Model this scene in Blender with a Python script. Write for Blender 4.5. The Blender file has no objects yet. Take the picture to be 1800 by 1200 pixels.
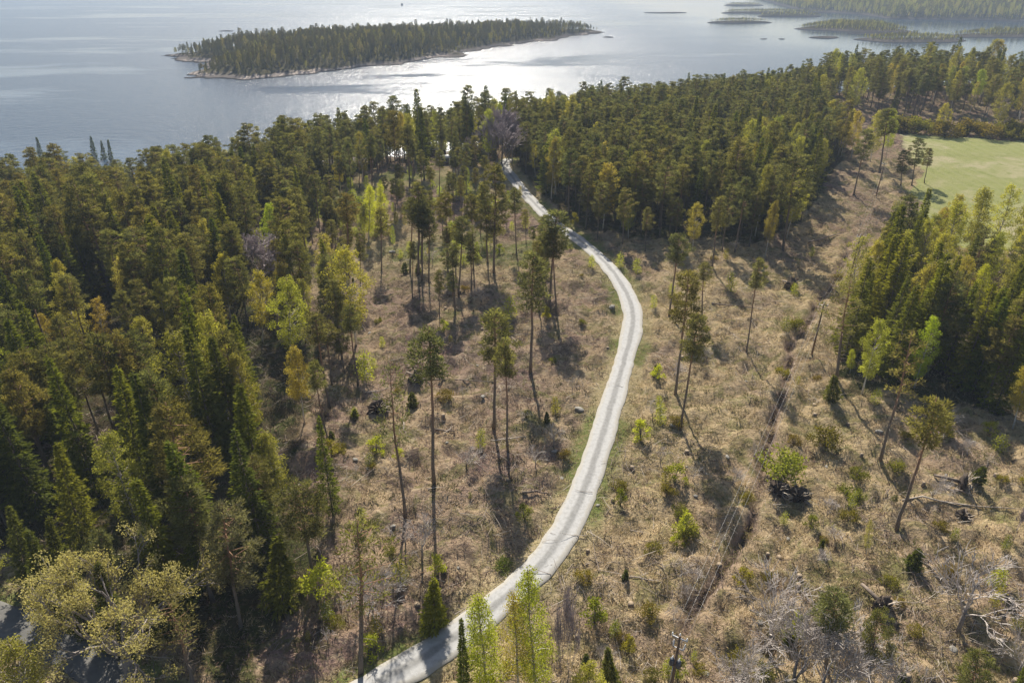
import bpy, math
import numpy as np
from mathutils import Vector, Matrix, Euler

# ------------------------------------------------------------------ camera, sky, sun, exposure
SC = bpy.context.scene
COL = SC.collection
R = math.radians
PITCH = R(28.3)
CAMZ = 63.0
SUN_EL, SUN_AZ = R(41.0), R(-4.5)          # azimuth measured from +Y towards +X
cam_d = bpy.data.cameras.new('camera'); cam = bpy.data.objects.new('camera', cam_d); COL.objects.link(cam)
cam_d.sensor_width = 36.0; cam_d.lens = 24.0; cam_d.clip_start = 0.5; cam_d.clip_end = 60000
cam.location = (0, 0, CAMZ); cam.rotation_euler = (R(90) - PITCH, 0, 0)
SC.camera = cam

W = bpy.data.worlds.new('World'); SC.world = W; W.use_nodes = True
wn = W.node_tree; bg = wn.nodes['Background']
sky = wn.nodes.new('ShaderNodeTexSky'); sky.sky_type = 'NISHITA'; sky.sun_disc = False
sky.sun_elevation = SUN_EL; sky.sun_rotation = SUN_AZ; sky.air_density = 1.0; sky.dust_density = 1.5; sky.ozone_density = 1.0
wn.links.new(sky.outputs[0], bg.inputs[0]); bg.inputs[1].default_value = 0.064

sl = bpy.data.lights.new('sun', 'SUN'); sl.energy = 5.0; sl.angle = R(0.53); sl.color = (1.0, 0.93, 0.81)
so = bpy.data.objects.new('sun', sl); COL.objects.link(so)
sdir = Vector((math.sin(SUN_AZ) * math.cos(SUN_EL), math.cos(SUN_AZ) * math.cos(SUN_EL), math.sin(SUN_EL)))
so.rotation_euler = sdir.to_track_quat('Z', 'Y').to_euler(); so.location = sdir * 300

SC.view_settings.view_transform = 'Standard'; SC.view_settings.look = 'None'
SC.view_settings.exposure = 0.9; SC.view_settings.gamma = 1.0
cy = SC.cycles
cy.max_bounces = 6; cy.diffuse_bounces = 3; cy.glossy_bounces = 2; cy.transmission_bounces = 4
cy.transparent_max_bounces = 4; cy.volume_bounces = 0; cy.use_denoising = True
cy.caustics_reflective = False; cy.caustics_refractive = False
HAZE = 0.00019

rng = np.random.default_rng(11)
# ------------------------------------------------------------------ projection helpers (photo pixels, 1800 x 1200)
FWD = np.array([0, math.cos(PITCH), -math.sin(PITCH)]); UPV = np.array([0, math.sin(PITCH), math.cos(PITCH)])
RGT = np.array([1.0, 0, 0]); CAMP = np.array([0, 0, CAMZ])
def ray(px, py):
    return FWD + RGT * (px - 900) / 1200.0 + UPV * (600 - py) / 1200.0
def at_z(px, py, z):
    d = ray(px, py)
    dz = min(d[2], -0.012)
    t = (z - CAMZ) / dz
    return CAMP + d * t
def project(P):
    P = np.asarray(P, float) - CAMP
    dep = P @ FWD
    dep = np.where(np.abs(dep) < 1e-6, 1e-6, dep)
    return 900 + 1200 * (P @ RGT) / dep, 600 - 1200 * (P @ UPV) / dep, dep

# ------------------------------------------------------------------ noise
def _hash(ix, iy, seed):
    h = (ix.astype(np.int64) * 374761393 + iy.astype(np.int64) * 668265263 + seed * 974711) & 0xFFFFFFFF
    h = ((h ^ (h >> 13)) * 1274126177) & 0xFFFFFFFF
    return ((h ^ (h >> 16)) & 0xFFFF) / 65535.0
def vnoise(x, y, seed=0):
    x = np.asarray(x, float); y = np.asarray(y, float)
    ix = np.floor(x); iy = np.floor(y); fx = x - ix; fy = y - iy
    fx = fx * fx * (3 - 2 * fx); fy = fy * fy * (3 - 2 * fy)
    a = _hash(ix, iy, seed); b = _hash(ix + 1, iy, seed); c = _hash(ix, iy + 1, seed); d = _hash(ix + 1, iy + 1, seed)
    return (a + (b - a) * fx) * (1 - fy) + (c + (d - c) * fx) * fy
def fbm(x, y, oct=3, seed=0):
    s = 0; amp = 1.0; tot = 0
    for i in range(oct):
        s = s + amp * vnoise(x * 2 ** i + 17.3 * i, y * 2 ** i - 9.1 * i, seed + i); tot += amp; amp *= 0.5
    return s / tot
def sstep(a, b, x):
    t = np.clip((x - a) / (b - a), 0, 1); return t * t * (3 - 2 * t)
def catmull(P, n=8):
    P = [np.asarray(p, float) for p in P]; P = [2 * P[0] - P[1]] + P + [2 * P[-1] - P[-2]]
    out = []
    for i in range(1, len(P) - 2):
        for k in range(n):
            t = k / n
            out.append(0.5 * ((2 * P[i]) + (-P[i-1] + P[i+1]) * t + (2*P[i-1] - 5*P[i] + 4*P[i+1] - P[i+2]) * t*t + (-P[i-1] + 3*P[i] - 3*P[i+1] + P[i+2]) * t**3))
    out.append(P[-2]); return np.array(out)
def dist_poly(x, y, L):
    """distance to polyline and signed side (positive = right of travel)"""
    x = np.asarray(x, float); y = np.asarray(y, float)
    best = np.full(x.shape, 1e9); side = np.zeros(x.shape)
    for a, b in zip(L[:-1], L[1:]):
        dx, dy = b[0] - a[0], b[1] - a[1]; l2 = dx * dx + dy * dy + 1e-9
        t = np.clip(((x - a[0]) * dx + (y - a[1]) * dy) / l2, 0, 1)
        ex = x - a[0] - t * dx; ey = y - a[1] - t * dy; d = np.hypot(ex, ey)
        s = (dy * ex - dx * ey) / math.sqrt(l2)
        m = d < best; best = np.where(m, d, best); side = np.where(m, s, side)
    return best, side
def in_poly(x, y, P):
    x = np.asarray(x, float); y = np.asarray(y, float); c = np.zeros(x.shape, bool)
    n = len(P)
    for i in range(n):
        x1, y1 = P[i][0], P[i][1]; x2, y2 = P[(i + 1) % n][0], P[(i + 1) % n][1]
        cond = ((y1 > y) != (y2 > y))
        xi = (x2 - x1) * (y - y1) / (y2 - y1 + 1e-12) + x1
        c ^= cond & (x < xi)
    return c

# ------------------------------------------------------------------ land form
SHPX = [(-260, 300, 17), (0, 268, 17), (75, 262, 17), (150, 262, 17), (260, 268, 17), (330, 252, 18), (420, 230, 18), (520, 212, 18),
        (600, 202, 18), (700, 192, 19), (800, 187, 19), (870, 172, 20), (960, 154, 21), (1060, 142, 21), (1150, 132, 22), (1250, 118, 22),
        (1350, 112, 23), (1450, 100, 24), (1550, 97, 24), (1650, 90, 25), (1750, 86, 25), (1800, 86, 25), (1950, 84, 25)]
SHW = np.array([at_z(a, b, c)[:2] for a, b, c in SHPX])
SHX, SHY = SHW[:, 0], SHW[:, 1] + 10
def shore_y(x):
    y = np.interp(x, SHX, SHY)
    y = np.where(x < SHX[0], SHY[0] + (x - SHX[0]) * 0.25, y)
    return y + 14 * (vnoise(np.asarray(x) / 28.0, np.zeros(np.shape(x)), 5) - 0.5) + 5 * (vnoise(np.asarray(x) / 7.0, np.zeros(np.shape(x)), 6) - 0.5)
def macro(x, y):
    x = np.asarray(x, float); y = np.asarray(y, float)
    d = (shore_y(x) - y) * 0.85
    base = 8 + 3.0 * sstep(140, 230, y) + 5.0 * sstep(60, 220, x) * sstep(190, 330, y) - 2.5 * sstep(40, 160, -x) + 1.6 * (vnoise(x / 45, y / 45, 3) - 0.5)
    z = base * sstep(-4, 62, d)
    return np.where(d < 0, np.maximum(-0.12 * np.abs(d), -5.0) + z * 0 + base * sstep(-4, 62, np.zeros(1))[0] * np.clip(1 + d / 6, 0, 1), z)
def on_macro(px, py):
    z = 8.0
    for _ in range(8):
        p = at_z(px, py, z); z = float(macro(p[0], p[1]))
    return at_z(px, py, z)
ROADPX = [(560, 1262), (640, 1214), (700, 1180), (760, 1147), (820, 1105), (872, 1062), (925, 1018), (972, 965), (1008, 905), (1034, 840), (1057, 770),
          (1078, 700), (1097, 635), (1111, 580), (1110, 538), (1088, 492), (1055, 453), (1020, 423), (985, 399), (950, 368), (925, 342), (902, 313), (888, 293), (889, 284), (897, 279)]
ROAD = catmull([on_macro(*p)[:2] for p in ROADPX], 6)
LANEPX = [(-160, 1035), (-60, 1066), (0, 1086), (50, 1106), (110, 1140), (180, 1178), (240, 1220), (300, 1270)]
LANE = catmull([on_macro(*p)[:2] for p in LANEPX], 6)
DIRTPX = [(945, 1058), (1000, 1078), (1060, 1097), (1120, 1122), (1180, 1147), (1240, 1178), (1300, 1214), (1360, 1262)]
DIRT = catmull([on_macro(*p)[:2] for p in DIRTPX], 5)
DITCHPX = [(1195, 1105), (1225, 1050), (1262, 1010), (1305, 960), (1325, 900), (1333, 840), (1347, 770), (1366, 700), (1385, 640), (1402, 590), (1440, 535), (1470, 480), (1500, 420)]
DITCH = catmull([on_macro(*p)[:2] for p in DITCHPX], 5)
FIELDPX = [(1584, 236), (1650, 238), (1720, 242), (1800, 249), (1960, 255), (1960, 440), (1800, 440), (1660, 430), (1610, 370), (1618, 310), (1598, 268)]
FIELD = [on_macro(*p)[:2] for p in FIELDPX]
def clear_px(pts): return [on_macro(*p)[:2] for p in pts]
def along_shore(x0, x1, off, n=14):
    xs = np.linspace(x0, x1, n); return [(x, float(shore_y(x)) - off) for x in xs]
Lp = clear_px([(440, 1270), (468, 1160), (505, 1075), (560, 985), (548, 880), (512, 815), (528, 735), (566, 640), (556, 570), (500, 490), (505, 440), (545, 395), (590, 345), (640, 300), (690, 262)])
REG_L = Lp + along_shore(Lp[-1][0], -260, 5) + clear_px([(-300, 700), (-220, 950), (0, 985), (40, 1025), (110, 1040), (180, 1000), (290, 1085), (380, 1150)])
Cp = clear_px([(640, 300), (700, 292), (760, 300), (820, 290), (878, 282)])
REG_C = Cp + along_shore(Cp[-1][0] + 6, Lp[-1][0], 6)
Rp = clear_px([(912, 298), (945, 338), (985, 372), (1030, 402), (1110, 420), (1250, 422), (1335, 428), (1395, 400), (1432, 350), (1465, 305), (1490, 262), (1450, 225), (1440, 205)])
REG_R = [ROAD[-6]] + Rp + along_shore(Rp[-1][0] + 60, Cp[-1][0] + 8, 6)
Bp = clear_px([(1440, 203), (1560, 203), (1640, 208), (1800, 215), (2000, 220)])
REG_B = Bp + along_shore(Bp[-1][0], Rp[-1][0] + 40, 8)
Sp = clear_px([(1490, 705), (1468, 640), (1480, 565), (1506, 515), (1535, 482), (1575, 468), (1640, 462), (1720, 455), (1960, 450), (2150, 800), (1900, 770), (1800, 735), (1700, 715), (1610, 690), (1550, 682)])
REG_S = Sp

def ground(x, y, full=False):
    x = np.asarray(x, float); y = np.asarray(y, float)
    m = macro(x, y)
    rd, rs = dist_poly(x, y, ROAD); ld, _ = dist_poly(x, y, LANE); dd, _ = dist_poly(x, y, DIRT); td, _ = dist_poly(x + 1.6 * (vnoise(x / 5, y / 5, 51) - .5), y, DITCH)
    fld = in_poly(x, y, FIELD)
    calm = sstep(1.7, 4.2, np.minimum(rd, ld)) * np.where(fld, 0.06, 1.0) * (0.35 + 0.65 * sstep(1.0, 2.5, dd))
    mic = 1.3 * (fbm(x / 9, y / 9, 2, 21) - 0.5) + 1.8 * (fbm(x / 2.3, y / 2.3, 2, 31) - 0.5) + 0.75 * (vnoise(x / 0.85, y / 0.85, 41) - 0.5)
    z = m + mic * calm
    z -= 0.12 * (1 - sstep(1.7, 2.8, np.minimum(rd, ld)))
    z -= 0.35 * np.exp(-((rd - 2.8) / 0.8) ** 2)                      # roadside ditch
    z -= 0.75 * np.exp(-(td / 0.65) ** 2) * (0.4 + .9 * vnoise(x / 3, y / 3, 77))
    z += 0.25 * np.exp(-((td - 1.6) / 0.8) ** 2)
    if full: return z, rd, rs, ld, dd, td, fld
    return z
def on_ground(px, py):
    p = on_macro(px, py)
    for _ in range(3):
        z = float(ground(p[0], p[1])); p = at_z(px, py, z)
    return np.array([p[0], p[1], float(ground(p[0], p[1]))])

# ------------------------------------------------------------------ object helpers
def tag(o, label=None, cat=None, group=None, kind=None):
    if label: o['label'] = label
    if cat: o['category'] = cat
    if group: o['group'] = group
    if kind: o['kind'] = kind
    return o
def empty(name, loc, rz=0.0):
    o = bpy.data.objects.new(name, None); COL.objects.link(o); o.location = loc; o.rotation_euler = (0, 0, rz); o.empty_display_size = 0.3; return o
def link(name, me, parent=None, loc=None):
    o = bpy.data.objects.new(name, me); COL.objects.link(o)
    if parent is not None: o.parent = parent
    if loc is not None: o.location = loc
    return o
class MB:
    """collects triangles (and tubes, boxes) with a per-point tint; build() makes one mesh"""
    def __init__(s): s.V = []; s.F = []; s.T = []; s.n = 0
    def add(s, V, F, t=0.5):
        V = np.asarray(V, float).reshape(-1, 3); F = np.asarray(F, int).reshape(-1, 3)
        s.V.append(V); s.F.append(F + s.n); s.T.append(np.broadcast_to(np.asarray(t, float), (len(V),)).copy()); s.n += len(V)
    def leaves(s, P, D, L, Wd, g, t=None):
        n = len(P)
        if n == 0: return
        D = D / (np.linalg.norm(D, axis=1, keepdims=True) + 1e-9)
        S = np.cross(D, g.normal(size=(n, 3))); S /= (np.linalg.norm(S, axis=1, keepdims=True) + 1e-9)
        L = np.broadcast_to(L, (n,))[:, None]; Wd = np.broadcast_to(Wd, (n,))[:, None]
        A = P - S * Wd / 2 + D * L * .25; B = P + S * Wd / 2 + D * L * .25; C = P + D * L
        V = np.stack([P - D * L * 0.05, A, C, B], 1).reshape(-1, 3)
        b = np.arange(n)[:, None] * 4
        F = np.concatenate([b + np.array([[0, 1, 2]]), b + np.array([[0, 2, 3]])], 0)
        if t is None: t = g.random(n)
        s.add(V, F, np.repeat(np.broadcast_to(t, (n,)), 4))
    def tube(s, P, rad, sides=5, t=0.5, cap=True):
        P = np.asarray(P, float); n = len(P); rad = np.broadcast_to(rad, (n,))
        T = np.gradient(P, axis=0); T /= (np.linalg.norm(T, axis=1, keepdims=True) + 1e-9)
        ref = np.where(np.abs(T[:, 2:3]) > 0.9, np.array([[1.0, 0, 0]]), np.array([[0, 0, 1.0]]))
        A = np.cross(T, ref); A /= (np.linalg.norm(A, axis=1, keepdims=True) + 1e-9); B = np.cross(T, A)
        ang = np.arange(sides) * 2 * math.pi / sides
        V = P[:, None, :] + rad[:, None, None] * (np.cos(ang)[None, :, None] * A[:, None, :] + np.sin(ang)[None, :, None] * B[:, None, :])
        F = []
        for i in range(n - 1):
            for k in range(sides):
                a = i * sides + k; b = i * sides + (k + 1) % sides; c = a + sides; d = b + sides
                F += [(a, c, b), (b, c, d)]
        V = V.reshape(-1, 3)
        if cap:
            V = np.vstack([V, P[0], P[-1]]); c0 = n * sides; c1 = c0 + 1
            for k in range(sides):
                F.append((c0, k, (k + 1) % sides)); F.append((c1, (n - 1) * sides + (k + 1) % sides, (n - 1) * sides + k))
        s.add(V, F, t)
    def box(s, c, size, rot=None, t=0.5):
        c = np.asarray(c, float); h = np.asarray(size, float) / 2
        V = np.array([[x, y, z] for x in (-1, 1) for y in (-1, 1) for z in (-1, 1)], float) * h
        if rot is not None: V = V @ np.array(rot).T
        F = [(0, 1, 3), (0, 3, 2), (4, 6, 7), (4, 7, 5), (0, 4, 5), (0, 5, 1), (2, 3, 7), (2, 7, 6), (0, 2, 6), (0, 6, 4), (1, 5, 7), (1, 7, 3)]
        s.add(V + c, F, t)
    def mesh(s, name, mat, smooth=False):
        V = np.concatenate(s.V); F = np.concatenate(s.F); T = np.concatenate(s.T)
        return raw_mesh(name, V, F, mat, T, smooth)
    def build(s, name, mat, parent=None, smooth=False, loc=None):
        return link(name, s.mesh(name, mat, smooth), parent, loc)
def raw_mesh(name, V, F, mat, T=None, smooth=False):
    me = bpy.data.meshes.new(name); nv, nf = len(V), len(F)
    k = F.shape[1]
    me.vertices.add(nv); me.vertices.foreach_set('co', np.ascontiguousarray(V, np.float32).ravel())
    me.loops.add(nf * k); me.loops.foreach_set('vertex_index', np.ascontiguousarray(F, np.int32).ravel())
    me.polygons.add(nf); me.polygons.foreach_set('loop_start', np.arange(0, nf * k, k, dtype=np.int32))
    me.polygons.foreach_set('loop_total', np.full(nf, k, np.int32))
    if smooth: me.polygons.foreach_set('use_smooth', np.ones(nf, bool))
    me.update(calc_edges=True)
    if T is not None:
        a = me.attributes.new('tint', 'FLOAT', 'POINT'); a.data.foreach_set('value', np.ascontiguousarray(T, np.float32))
    if mat: me.materials.append(mat)
    return me

# ------------------------------------------------------------------ materials
def new_mat(name):
    m = bpy.data.materials.new(name); m.use_nodes = True; nt = m.node_tree
    for n in list(nt.nodes): nt.nodes.remove(n)
    o = nt.nodes.new('ShaderNodeOutputMaterial'); return m, nt, o
def N(nt, t, **kw):
    n = nt.nodes.new(t)
    for k, v in kw.items():
        if k == 'i':
            for kk, vv in v.items(): n.inputs[kk].default_value = vv
        else: setattr(n, k, v)
    return n
def mixc(nt, a, b, f, mode='MIX'):
    m = nt.nodes.new('ShaderNodeMix'); m.data_type = 'RGBA'; m.blend_type = mode
    for sock, v in ((6, a), (7, b), (0, f)):
        if isinstance(v, (tuple, list)): m.inputs[sock].default_value = (*v, 1) if len(v) == 3 else v
        elif isinstance(v, (int, float)): m.inputs[sock].default_value = v
        else: nt.links.new(v, m.inputs[sock])
    return m.outputs[2]
def math_n(nt, op, a, b=None, c=None, clamp=False):
    m = nt.nodes.new('ShaderNodeMath'); m.operation = op; m.use_clamp = clamp
    for i, v in enumerate((a, b, c)):
        if v is None: continue
        if isinstance(v, (int, float)): m.inputs[i].default_value = v
        else: nt.links.new(v, m.inputs[i])
    return m.outputs[0]
def rmp(nt, v, a, b, c=0.0, d=1.0):
    m = nt.nodes.new('ShaderNodeMapRange'); m.interpolation_type = 'SMOOTHSTEP'
    nt.links.new(v, m.inputs[0])
    for i, q in enumerate((a, b, c, d)): m.inputs[1 + i].default_value = q
    return m.outputs[0]
def noise_n(nt, scale, detail=3, rough=0.55, co=None, dist=0.0):
    n = nt.nodes.new('ShaderNodeTexNoise'); n.inputs['Scale'].default_value = scale; n.inputs['Detail'].default_value = detail
    n.inputs['Roughness'].default_value = rough; n.inputs['Distortion'].default_value = dist
    if co is not None: nt.links.new(co, n.inputs['Vector'])
    return n.outputs[0]
def leaf_mat(name, c1, c2, trans=0.35, tcol=None, var=0.75):
    m, nt, o = new_mat(name)
    oi = N(nt, 'ShaderNodeObjectInfo'); at = N(nt, 'ShaderNodeAttribute', attribute_name='tint')
    c = mixc(nt, c1, c2, oi.outputs['Random'])
    c = mixc(nt, c, oi.outputs['Color'], 1.0, 'MULTIPLY')
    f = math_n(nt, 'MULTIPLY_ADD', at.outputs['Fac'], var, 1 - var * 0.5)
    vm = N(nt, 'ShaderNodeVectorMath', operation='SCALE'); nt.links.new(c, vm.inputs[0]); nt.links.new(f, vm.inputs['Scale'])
    d = N(nt, 'ShaderNodeBsdfDiffuse'); t = N(nt, 'ShaderNodeBsdfTranslucent')
    nt.links.new(vm.outputs[0], d.inputs[0])
    tc = mixc(nt, vm.outputs[0], tcol or (1.0, 1.0, 0.6), 1.0, 'MULTIPLY'); nt.links.new(tc, t.inputs[0])
    mx = N(nt, 'ShaderNodeMixShader', i={0: trans}); nt.links.new(d.outputs[0], mx.inputs[1]); nt.links.new(t.outputs[0], mx.inputs[2])
    nt.links.new(mx.outputs[0], o.inputs[0]); return m
def bark_mat(name, low, high, z0, z1, marks=None):
    m, nt, o = new_mat(name)
    tc = N(nt, 'ShaderNodeTexCoord'); sp = N(nt, 'ShaderNodeSeparateXYZ'); nt.links.new(tc.outputs['Object'], sp.inputs[0])
    c = mixc(nt, low, high, rmp(nt, sp.outputs[2], z0, z1))
    n = noise_n(nt, 6.0, 4, 0.6, tc.outputs['Object'])
    c = mixc(nt, c, (0.03, 0.025, 0.02), math_n(nt, 'MULTIPLY', rmp(nt, n, 0.5, 0.7), 0.6))
    if marks:
        mp = N(nt, 'ShaderNodeMapping'); mp.inputs['Scale'].default_value = (1, 1, 5); nt.links.new(tc.outputs['Object'], mp.inputs[0])
        c = mixc(nt, c, marks, rmp(nt, noise_n(nt, 1.2, 2, .5, mp.outputs[0]), 0.58, 0.66))
    b = N(nt, 'ShaderNodeBsdfPrincipled', i={'Roughness': 0.9}); nt.links.new(c, b.inputs['Base Color']); nt.links.new(b.outputs[0], o.inputs[0]); return m
def plain_mat(name, c, c2=None, rough=0.85, scale=2.0, metal=0.0):
    m, nt, o = new_mat(name); tc = N(nt, 'ShaderNodeTexCoord')
    n = noise_n(nt, scale, 4, 0.6, tc.outputs['Object'])
    col = mixc(nt, c, c2 or tuple(x * 0.65 for x in c), rmp(nt, n, 0.35, 0.7))
    b = N(nt, 'ShaderNodeBsdfPrincipled', i={'Roughness': rough, 'Metallic': metal}); nt.links.new(col, b.inputs['Base Color']); nt.links.new(b.outputs[0], o.inputs[0]); return m
M = {}
M['pine'] = leaf_mat('pine_needles', (0.176, 0.164, 0.066), (0.138, 0.148, 0.073), 0.50, (1.1, 1.08, 0.55), 1.1)
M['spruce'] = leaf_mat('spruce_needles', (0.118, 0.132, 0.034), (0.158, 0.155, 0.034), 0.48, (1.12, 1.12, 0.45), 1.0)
M['birch'] = leaf_mat('birch_leaves', (0.37, 0.38, 0.085), (0.40, 0.34, 0.10), 0.5, (1.1, 1.1, 0.5))
M['lime'] = leaf_mat('sapling_leaves', (0.47, 0.48, 0.062), (0.38, 0.38, 0.068), 0.5, (1.1, 1.15, 0.45))
M['oak'] = leaf_mat('oak_buds', (0.44, 0.385, 0.16), (0.44, 0.385, 0.16), 0.45)
M['pine_bark'] = bark_mat('pine_bark', (0.14, 0.115, 0.095), (0.27, 0.15, 0.085), 5, 12)
M['spruce_bark'] = bark_mat('spruce_bark', (0.11, 0.09, 0.075), (0.13, 0.10, 0.08), 2, 12)
M['birch_bark'] = bark_mat('birch_bark', (0.50, 0.47, 0.42), (0.30, 0.24, 0.19), 6, 13, (0.05, 0.045, 0.04))
M['grey_bark'] = bark_mat('grey_bark', (0.20, 0.175, 0.16), (0.27, 0.235, 0.215), 1, 7)
M['twig'] = plain_mat('bare_twigs', (0.50, 0.45, 0.41), (0.36, 0.31, 0.28), 0.9, 1.0)
M['lilac_twig'] = plain_mat('lilac_twigs', (0.36, 0.30, 0.30), (0.29, 0.235, 0.24), 0.9, 1.0)
M['deadwood'] = plain_mat('dead_wood', (0.46, 0.40, 0.33), (0.26, 0.21, 0.17), 0.9, 1.2)
M['log'] = plain_mat('log_bark', (0.20, 0.155, 0.12), (0.10, 0.08, 0.065), 0.9, 3)
M['cutwood'] = plain_mat('cut_wood', (0.30, 0.23, 0.15), (0.20, 0.15, 0.10), 0.9, 6)
M['peat'] = plain_mat('root_soil', (0.035, 0.026, 0.02), (0.07, 0.05, 0.035), 1.0, 3)
M['rock'] = plain_mat('granite', (0.25, 0.235, 0.21), (0.105, 0.095, 0.07), 0.85, 1.6)
M['pole'] = plain_mat('tarred_pole', (0.17, 0.105, 0.06), (0.10, 0.065, 0.04), 0.85, 5)
M['steel'] = plain_mat('grey_steel', (0.42, 0.42, 0.43), (0.30, 0.30, 0.31), 0.5, 3, 0.4)
M['porcelain'] = plain_mat('porcelain', (0.75, 0.74, 0.72), (0.62, 0.61, 0.6), 0.3, 6)
M['tank'] = plain_mat('transformer_paint', (0.045, 0.06, 0.085), (0.03, 0.04, 0.06), 0.45, 5)
M['wire'] = plain_mat('aluminium_wire', (0.42, 0.41, 0.40), (0.35, 0.35, 0.35), 0.4, 2, 0.3)

# ------------------------------------------------------------------ ground sheet
def ground_mat():
    m, nt, o = new_mat('clearcut_ground')
    tc = N(nt, 'ShaderNodeTexCoord'); co = tc.outputs['Object']
    z = N(nt, 'ShaderNodeAttribute', attribute_name='zone'); sp = N(nt, 'ShaderNodeSeparateColor'); nt.links.new(z.outputs['Color'], sp.inputs[0])
    wear = N(nt, 'ShaderNodeAttribute', attribute_name='wear').outputs['Fac']
    moist = N(nt, 'ShaderNodeAttribute', attribute_name='verge').outputs['Fac']
    n_big = noise_n(nt, 0.07, 3, .55, co); n_mid = noise_n(nt, 0.33, 4, .6, co, .6); n_f = noise_n(nt, 1.3, 5, .65, co, .5); n_g = noise_n(nt, 4.5, 4, .7, co)
    n_m2 = noise_n(nt, 0.21, 4, .6, N(nt, 'ShaderNodeVectorMath', operation='ADD', i={1: (31, 17, 0)}).outputs[0])
    va = [x for x in nt.nodes if x.bl_idname == 'ShaderNodeVectorMath'][0]; nt.links.new(co, va.inputs[0])
    straw = mixc(nt, (0.52, 0.40, 0.232), (0.32, 0.24, 0.135), rmp(nt, n_f, .35, .7))
    straw = mixc(nt, straw, (0.205, 0.19, 0.075), math_n(nt, 'MULTIPLY', rmp(nt, n_mid, .48, .66), .75))          # mossy green patches
    brown = mixc(nt, (0.32, 0.228, 0.168), (0.225, 0.148, 0.128), rmp(nt, n_m2, .42, .62))
    brown = mixc(nt, brown, (0.14, 0.125, 0.05), math_n(nt, 'MULTIPLY', rmp(nt, n_mid, .5, .64), .85))
    brown = mixc(nt, brown, (0.36, 0.27, 0.17), rmp(nt, n_f, .54, .74))
    bmask = math_n(nt, 'ADD', math_n(nt, 'MULTIPLY', sp.outputs[1], 0.85), math_n(nt, 'MULTIPLY', math_n(nt, 'SUBTRACT', n_big, .5), 2.8), clamp=True)
    c = mixc(nt, straw, brown, bmask)
    n_d = noise_n(nt, .62, 5, .7, co, 1.2)
    n_p = noise_n(nt, .13, 5, .68, co, 1.5)
    c = mixc(nt, c, mixc(nt, (0.095, 0.078, 0.05), (0.16, 0.11, 0.10), n_f), math_n(nt, 'MULTIPLY', rmp(nt, n_p, .53, .62), math_n(nt, 'MULTIPLY_ADD', sp.outputs[1], .6, .4)))
    c = mixc(nt, c, (0.155, 0.16, 0.05), math_n(nt, 'MULTIPLY', rmp(nt, n_p, .45, .37), .6))
    c = mixc(nt, c, (0.095, 0.078, 0.045), math_n(nt, 'MULTIPLY', rmp(nt, n_d, .55, .66), .8))
    c = mixc(nt, c, (0.52, 0.42, 0.28), math_n(nt, 'MULTIPLY', rmp(nt, n_d, .46, .36), .55))
    c = mixc(nt, c, (0.075, 0.055, 0.038), math_n(nt, 'MULTIPLY', rmp(nt, n_g, .60, .72), .6))                        # dark litter specks
    c = mixc(nt, c, (0.50, 0.42, 0.31), math_n(nt, 'MULTIPLY', rmp(nt, noise_n(nt, 7.0, 3, .6, co), .62, .72), .55))   # bleached straws
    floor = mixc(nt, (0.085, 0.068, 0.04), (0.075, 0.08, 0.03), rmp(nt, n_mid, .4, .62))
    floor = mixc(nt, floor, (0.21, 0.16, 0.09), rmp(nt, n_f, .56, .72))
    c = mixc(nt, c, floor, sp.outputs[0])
    field = mixc(nt, (0.38, 0.385, 0.15), (0.52, 0.46, 0.27), rmp(nt, noise_n(nt, 0.045, 3, .55, co, .8), .48, .66))
    field = mixc(nt, field, (0.32, 0.345, 0.12), rmp(nt, n_mid, .45, .7))
    wv = N(nt, 'ShaderNodeTexWave', i={'Scale': .09, 'Distortion': 2.5, 'Detail': 2, 'Detail Scale': .6}); nt.links.new(co, wv.inputs['Vector']); field = mixc(nt, field, (0.44, 0.42, 0.22), math_n(nt, 'MULTIPLY', rmp(nt, wv.outputs['Fac'], .6, .95), .3))
    c = mixc(nt, c, field, sp.outputs[2])
    vg = mixc(nt, (0.44, 0.36, 0.21), (0.15, 0.19, 0.05), rmp(nt, n_big, .44, .56)); vg = mixc(nt, vg, (0.28, 0.24, 0.11), rmp(nt, n_f, .45, .65))
    c = mixc(nt, c, vg, moist)
    soil = mixc(nt, (0.34, 0.25, 0.19), (0.19, 0.14, 0.105), rmp(nt, n_f, .4, .65))
    peat = mixc(nt, (0.09, 0.06, 0.042), (0.05, 0.036, 0.027), n_f)
    soil = mixc(nt, soil, peat, rmp(nt, wear, .9, 1.4))
    c = mixc(nt, c, soil, math_n(nt, 'MINIMUM', wear, 1.0))
    g = N(nt, 'ShaderNodeNewGeometry'); pz = N(nt, 'ShaderNodeSeparateXYZ'); nt.links.new(g.outputs['Position'], pz.inputs[0])
    c = mixc(nt, mixc(nt, (0.36, 0.31, 0.27), (0.22, 0.19, 0.17), n_f), c, rmp(nt, math_n(nt, 'ADD', pz.outputs[2], math_n(nt, 'MULTIPLY', n_mid, 1.5)), 1.6, 3.0))   # bare shore rock
    b = N(nt, 'ShaderNodeBsdfDiffuse', i={'Roughness': 0.6}); nt.links.new(c, b.inputs[0])
    bp = N(nt, 'ShaderNodeBump', i={'Strength': 1.0, 'Distance': 0.45}); nt.links.new(math_n(nt, 'ADD', n_f, math_n(nt, 'MULTIPLY', n_g, .45)), bp.inputs['Height']); nt.links.new(bp.outputs[0], b.inputs['Normal'])
    nt.links.new(b.outputs[0], o.inputs[0]); return m
M['ground'] = ground_mat()
rows = []; y = -25.0
while y < 720: rows.append(y); y += 0.0056 * (y + 85)
rows = np.array(rows); us = np.linspace(-1, 1, 660)
GY = np.repeat(rows[:, None], len(us), 1); GX = us[None, :] * (rows[:, None] + 95) * 0.92
gz, rd, rs, ld, dd, td, fld = ground(GX, GY, True)
V = np.stack([GX, GY, gz], -1).reshape(-1, 3)
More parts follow.
